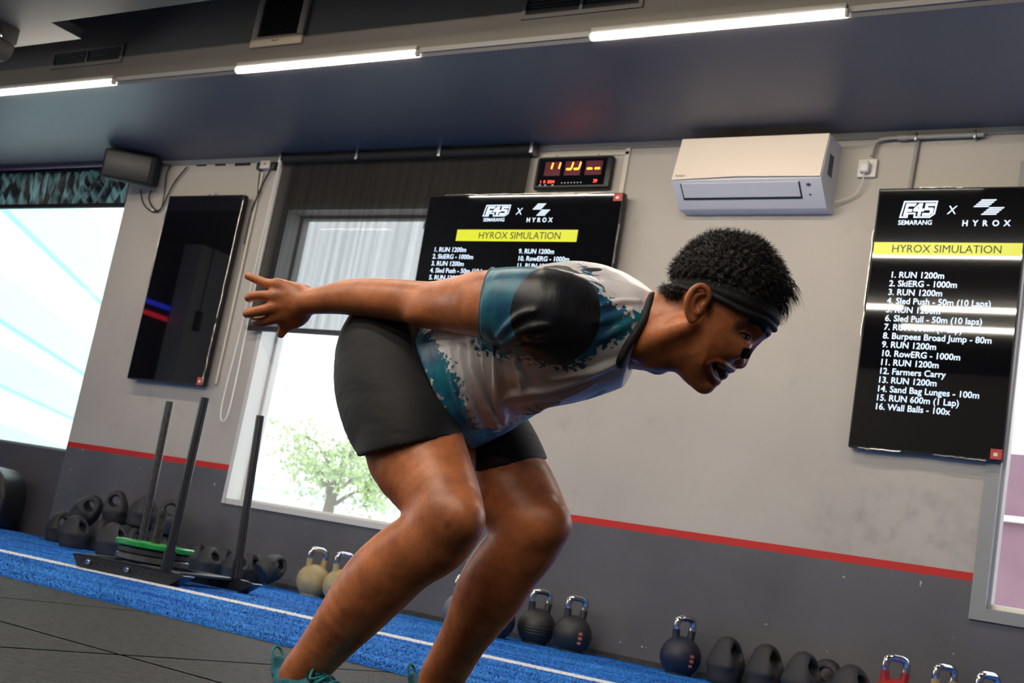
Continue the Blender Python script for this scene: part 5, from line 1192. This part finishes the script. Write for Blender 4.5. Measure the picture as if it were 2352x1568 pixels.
def fold(pts, r, k=0.010):
    P = [q(x, y, surf(V0, x, y)+r*0.10) for x, y in pts]; rs = [r*0.35]+[r]*(len(pts)-2)+[r*0.35]
    fs_.chain(P, rs, k)
for pts, r in (([(1078, 790), (1086, 836), (1106, 893), (1130, 945), (1142, 985)], 0.0080), ([(1106, 800), (1112, 850), (1132, 905), (1152, 950), (1160, 978)], 0.0050), ([(1132, 800), (1140, 860), (1146, 920), (1160, 962)], 0.0065),
               ([(1052, 800), (1062, 860), (1080, 930), (1100, 985)], 0.0075), ([(1030, 790), (1040, 850), (1056, 915), (1078, 975)], 0.006), ([(1155, 915), (1205, 902), (1270, 893), (1340, 868), (1395, 838)], 0.0065), ([(1160, 930), (1220, 918), (1290, 913), (1360, 885)], 0.005),
               ([(1185, 940), (1215, 920), (1245, 908), (1300, 903)], 0.006), ([(1212, 952), (1235, 940), (1248, 930), (1285, 926)], 0.0075), ([(1270, 872), (1330, 858), (1390, 845), (1420, 830)], 0.005), ([(1180, 830), (1195, 868), (1200, 905)], 0.005),
               ([(1140, 775), (1172, 742), (1200, 722), (1225, 715)], 0.0042), ([(1152, 792), (1190, 765), (1225, 752), (1262, 748)], 0.005), ([(1180, 803), (1220, 782), (1262, 772)], 0.0042), ([(1370, 740), (1410, 728), (1450, 712)], 0.0055), ([(1380, 780), (1420, 755), (1452, 735)], 0.005),
               ([(1385, 700), (1425, 692), (1470, 690)], 0.004)):
    fold(pts, r)
# deeper valleys between the folds
def valley(pts, r, k=0.010):
    P = [q(x, y, surf(V0, x, y)-r*0.35) for x, y in pts]; fs_.chain(P, [r*0.3]+[r*0.8]*(len(pts)-2)+[r*0.3], k, 'cut')
for pts, r in (([(1094, 800), (1100, 850), (1120, 905), (1140, 960)], 0.006), ([(1066, 800), (1074, 860), (1094, 925), (1116, 980)], 0.006), ([(1175, 925), (1235, 910), (1300, 902), (1370, 876)], 0.005), ([(1172, 800), (1205, 790), (1240, 795)], 0.006), ([(1044, 800), (1052, 860), (1068, 920)], 0.005)):
    valley(pts, r)
VS, QS = fs_.mesh(1)
xs, ys = pix(VS)
def pd(P): return -poly_sd(catmull(np.array(P, float), 3, True), xs, ys)
near = VS[:, 2] < 2.335
sleeve_teal = np.where(VS[:, 2] < 2.30, pd([(1095, 600), (1200, 600), (1232, 604), (1236, 650), (1240, 720), (1262, 800), (1345, 832), (1300, 850), (1180, 815), (1095, 795)]), -60)
neck_teal = np.where(near, pd([(1338, 612), (1366, 640), (1384, 668), (1420, 700), (1448, 722), (1472, 712), (1482, 722), (1446, 762), (1410, 786), (1362, 815), (1330, 828), (1330, 700)]), -60)
hem_teal = pd([(925, 735), (985, 765), (1008, 800), (1040, 850), (1062, 915), (1084, 962), (1110, 985), (1150, 988), (1185, 972), (1210, 952), (1240, 945), (1230, 990), (1150, 1030), (1040, 1015), (1000, 900), (930, 800)])
teal = np.maximum(np.maximum(sleeve_teal, neck_teal), hem_teal)/38.0
ptch = np.where(VS[:, 2] < 2.30, 1-np.hypot((xs-1276)/104, (ys-722)/113), -1)
mark = np.maximum(np.where(ys < 650, 1-np.hypot((xs-1362)/22, (ys-619)/4.5), -1), 1-np.hypot((xs-1368)/26, (ys-908+(xs-1368)*0.5)/4))
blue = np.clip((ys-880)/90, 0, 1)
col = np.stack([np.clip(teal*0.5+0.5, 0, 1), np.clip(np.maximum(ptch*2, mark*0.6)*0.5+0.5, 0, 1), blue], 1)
def shirt_mat():
    m = mat('printed_sports_fabric', rgb(200, 195, 195), 0.36, 0, 0.5, sheen=0.1); b = BSDF(m)
    at = N(m, 'ShaderNodeAttribute'); at.attribute_name = 'tint'; sp = N(m, 'ShaderNodeSeparateColor'); L(m, at.outputs['Color'], sp.inputs[0])
    tc = N(m, 'ShaderNodeTexCoord')
    def noise(sc, det=3):
        n = N(m, 'ShaderNodeTexNoise'); n.inputs['Scale'].default_value = sc; n.inputs['Detail'].default_value = det; L(m, tc.outputs['Object'], n.inputs['Vector']); return n.outputs[0]
    def ma(op, a, b_, c_=None):
        x = N(m, 'ShaderNodeMath'); x.operation = op
        for i, v in enumerate((a, b_, c_)):
            if v is None: continue
            if hasattr(v, 'links'): L(m, v, x.inputs[i])
            else: x.inputs[i].default_value = v
        return x.outputs[0]
    def step(v, lo, hi):
        r = N(m, 'ShaderNodeMapRange'); r.interpolation_type = 'SMOOTHSTEP'; r.inputs[1].default_value = lo; r.inputs[2].default_value = hi; L(m, v, r.inputs[0]); return r.outputs[0]
    def mix(f, a, b_):
        x = N(m, 'ShaderNodeMix'); x.data_type = 'RGBA'
        for sck, v in ((0, f), (6, a), (7, b_)):
            if hasattr(v, 'links'): L(m, v, x.inputs[sck])
            else: x.inputs[sck].default_value = v
        return x.outputs[2]
    nz = noise(110, 4)
    teal_m = step(ma('ADD', sp.outputs[0], ma('MULTIPLY', ma('SUBTRACT', nz, 0.5), 1.1)), 0.47, 0.53)
    tcol = mix(step(noise(18, 4), 0.35, 0.65), rgb(20, 114, 134), rgb(16, 66, 108)); tcol = mix(sp.outputs[2], tcol, mix(step(noise(18, 4), 0.4, 0.6), rgb(56, 172, 230), rgb(28, 110, 184)))  # hem blue is print, brightened so its colour carries the window backlight
    white = mix(step(noise(14, 5), 0.35, 0.7), rgb(228, 224, 228), rgb(206, 201, 208))
    c_ = mix(teal_m, white, tcol)
    dk = step(ma('ADD', sp.outputs[1], ma('MULTIPLY', ma('SUBTRACT', noise(40, 4), 0.5), 0.10)), 0.495, 0.505)
    c_ = mix(dk, c_, mix(step(noise(20, 4), 0.4, 0.7), rgb(11, 12, 16), rgb(20, 26, 40)))
    L(m, c_, b.inputs['Base Color'])
    bp = N(m, 'ShaderNodeBump'); bp.inputs['Strength'].default_value = 0.3; bp.inputs['Distance'].default_value = 0.006
    mp = N(m, 'ShaderNodeMapping'); mp.inputs['Scale'].default_value = (1, 1, 0.35); L(m, tc.outputs['Object'], mp.inputs[0])
    n3 = N(m, 'ShaderNodeTexNoise'); n3.inputs['Scale'].default_value = 38; n3.inputs['Detail'].default_value = 3; L(m, mp.outputs[0], n3.inputs['Vector']); L(m, n3.outputs[0], bp.inputs['Height']); L(m, bp.outputs[0], b.inputs['Normal'])
    return m
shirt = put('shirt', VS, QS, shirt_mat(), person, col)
ck_near = [(x, y, surf(V0, x, y, 9, 2.22)-0.001) for x, y in ((1497, 682), (1484, 722), (1462, 762), (1438, 800), (1424, 832))]+[(1434, 843, 2.225)]
ck_far = [(1450, 836, 2.27), (1478, 812, 2.30), (1500, 768, 2.31), (1520, 720, 2.29), (1514, 684, 2.25)]
MB().tube([to_world(q(*p)) for p in ck_near+ck_far], 0.0072, n=10, closed=True).build('collar', mat('black_rib_collar', rgb(20, 24, 30), 0.7), shirt)
cuff_c = (q(1133, 614, 2.215)+q(1113, 784, 2.215))/2; ca = (q(1133, 614, 2.215)-q(1113, 784, 2.215))/2*0.97; cb_ = np.array([0.012, 0.0, 0.0655])
MB().tube([to_world(cuff_c+ca*math.cos(t)+cb_*math.sin(t)) for t in np.linspace(0, 6.283, 20, endpoint=False)], 0.0030, n=8, closed=True).build('sleeve_hem', mat('teal_hem', rgb(14, 70, 92), 0.5), shirt)
# ---- shorts
fp = Field(0.0036)
fp.loft([sec(860, 722, 985, 745, 2.49, 0.08), sec(785, 780, 1008, 790, 2.475, 0.098), sec(767, 862, 1040, 862, 2.43, 0.106), sec(783, 945, 1056, 930, 2.385, 0.106), sec(812, 1010, 1061, 970, 2.35, 0.101), sec(824, 1062, 1064, 1012, 2.33, 0.098), sec(832, 1100, 1068, 1050, 2.32, 0.097)], 0.01, up=4)
fp.loft([sec(960, 760, 1090, 780, 2.59, 0.09), sec(930, 870, 1160, 880, 2.575, 0.10), sec(1000, 970, 1205, 985, 2.53, 0.098), sec(1040, 1060, 1246, 1038, 2.50, 0.097), sec(1050, 1110, 1266, 1082, 2.485, 0.096)], 0.02, up=4)
fp.ell(q(905, 830, 2.53), (0.105, 0.095, 0.13), 0.03); fp.ell(q(1000, 850, 2.50), (0.09, 0.08, 0.12), 0.03)
A, B = q(826, 1048, 2.33), q(1061, 995, 2.33); n_ = np.cross(A-B, (0, -0.085, 1)); n_ = n_ if n_[1] < 0 else -n_
fp.plane((A+B)/2, n_, q(790, 1320, 2.2)-0.02, q(1085, 930, 2.4)+np.array([0.0, 0, 0.06]))
A, B = q(1090, 1082, 2.48), q(1246, 1056, 2.48); n_ = np.cross(A-B, (0, -0.09, 1)); n_ = n_ if n_[1] < 0 else -n_
fp.plane((A+B)/2, n_, np.array([q(1085, 0, 2.4)[0], q(0, 1330, 2.4)[1], 2.36]), q(1320, 1000, 2.6)+0.03, 0)
VP, QP = fp.mesh(2)
def shorts_mat():
    m = mat('charcoal_shorts_fabric', rgb(17, 17, 21), 0.65, 0, 0.3, sheen=0.08); b = BSDF(m); tc = N(m, 'ShaderNodeTexCoord')
    mp = N(m, 'ShaderNodeMapping'); mp.inputs['Scale'].default_value = (0.7, 0.7, 2.2); mp.inputs['Rotation'].default_value = (0.3, 0.5, 0); L(m, tc.outputs['Object'], mp.inputs[0])
    n = N(m, 'ShaderNodeTexNoise'); n.inputs['Scale'].default_value = 8; n.inputs['Detail'].default_value = 2; n.inputs['Distortion'].default_value = 0.6; L(m, mp.outputs[0], n.inputs['Vector'])
    bp = N(m, 'ShaderNodeBump'); bp.inputs['Strength'].default_value = 0.22; bp.inputs['Distance'].default_value = 0.02; L(m, n.outputs[0], bp.inputs['Height']); L(m, bp.outputs[0], b.inputs['Normal'])
    return m
shorts = put('shorts', VP, QP, shorts_mat(), person)
# ---- shoes (toe along +x, built in their own frame)
SHT = mat('teal_knit_upper', rgb(22, 112, 130), 0.6, 0, 0.35, noise=(60, 0.35), bump=(380, 0.3, 0.003)); SHD = mat('dark_teal_lining', rgb(12, 52, 62), 0.7); SHS = mat('white_foam_sole', rgb(210, 212, 214), 0.55)
fu = Field(0.0032); DY = (0, 1, 0)
fu.loft([((0.022, 0, 0.046), 0.027, 0.032, DY), ((0.06, 0, 0.046), 0.034, 0.034, DY), ((0.12, 0, 0.046), 0.037, 0.034, DY), ((0.19, 0, 0.038), 0.046, 0.026, DY), ((0.245, 0, 0.032), 0.038, 0.021, DY)], 0.01)
fu.loft([((0.045, 0, 0.050), 0.034, 0.044, DY), ((0.052, 0, 0.056), 0.039, 0.034, DY)], 0.012)
fu.loft([((0.098, 0, 0.070), 0.027, 0.010, DY), ((0.110, 0, 0.086), 0.022, 0.006, DY)], 0.008)
fu.loft([((-0.004, 0, 0.066), 0.021, 0.008, DY), ((-0.016, 0, 0.092), 0.018, 0.006, DY)], 0.010)
fu.loft([((0.052, 0, 0.072), 0.033, 0.040, DY), ((0.055, 0, 0.16), 0.034, 0.044, DY)], 0.004, 'cut')
fu.plane((0, 0, 0.022), (0, 0, -1), (-0.1, -0.1, -0.02), (0.32, 0.1, 0.05))
VU, QU = fu.mesh(2)
fo = Field(0.004)
fo.loft([((0.018, 0, 0.017), 0.034, 0.019, DY), ((0.09, 0, 0.017), 0.036, 0.018, DY), ((0.18, 0, 0.016), 0.050, 0.017, DY), ((0.258, 0, 0.020), 0.036, 0.015, DY)], 0.0)
VO, QO = fo.mesh(2); VO[:, 2] = np.maximum(VO[:, 2], 0.0005)
def shoe(px, py, d, yaw, label, mirror=1):
    a = EYE+ROT @ q(px, py, d); M4 = Matrix.Rotation(yaw, 4, 'Z'); off = M4 @ Vector((0.052, 0, 0)); o = np.array([a[0]-off[0], a[1]-off[1], 0])
    xf = Matrix.Translation(Vector(o-BASE)) @ M4
    def tr(V): return np.array([xf @ Vector(p) for p in V])
    me = mesh_from('shoe', tr(VU), QU); s = link('shoe', me, SHT, person)
    link('sole', mesh_from('sole', tr(VO), QO), SHS, s)
    lc = MB()
    for i in range(5):
        x = 0.125+i*0.018; z = 0.084-i*0.0062; lc.tube(tr([(x, -0.028, z-0.012), (x+0.005, -0.012, z), (x+0.003, 0.0, z+0.002), (x-0.004, 0.012, z), (x, 0.028, z-0.012)]), 0.0024, n=6)
    lc.tube(tr([(0.12, 0, 0.085), (0.108, -0.02, 0.095), (0.118, -0.036, 0.078), (0.125, -0.012, 0.085)]), 0.0022, n=6)
    lc.build('laces', mat('teal_lace', rgb(40, 140, 150), 0.7), s)
    lb = MB().box((0.099, -0.0275, 0.066), (0.114, -0.0225, 0.088), 0.001, mat=xf); lb.build('tongue_label', mat('black_tongue_label', rgb(14, 16, 18), 0.5), s, smooth=False)
    pl_ = MB().tube(tr([(-0.015, -0.009, 0.086), (-0.024, -0.010, 0.104), (-0.026, 0.0, 0.112), (-0.023, 0.010, 0.104), (-0.015, 0.009, 0.086)]), 0.0028, n=8); pl_.build('pull_loop', mat('teal_loop', rgb(36, 128, 136), 0.6), s)
    return s
shoe(690, 1552, 2.352, -0.12, 'near'); shoe(1015, 1558, 2.517, 0.02, 'far')
bpy.context.view_layer.update()
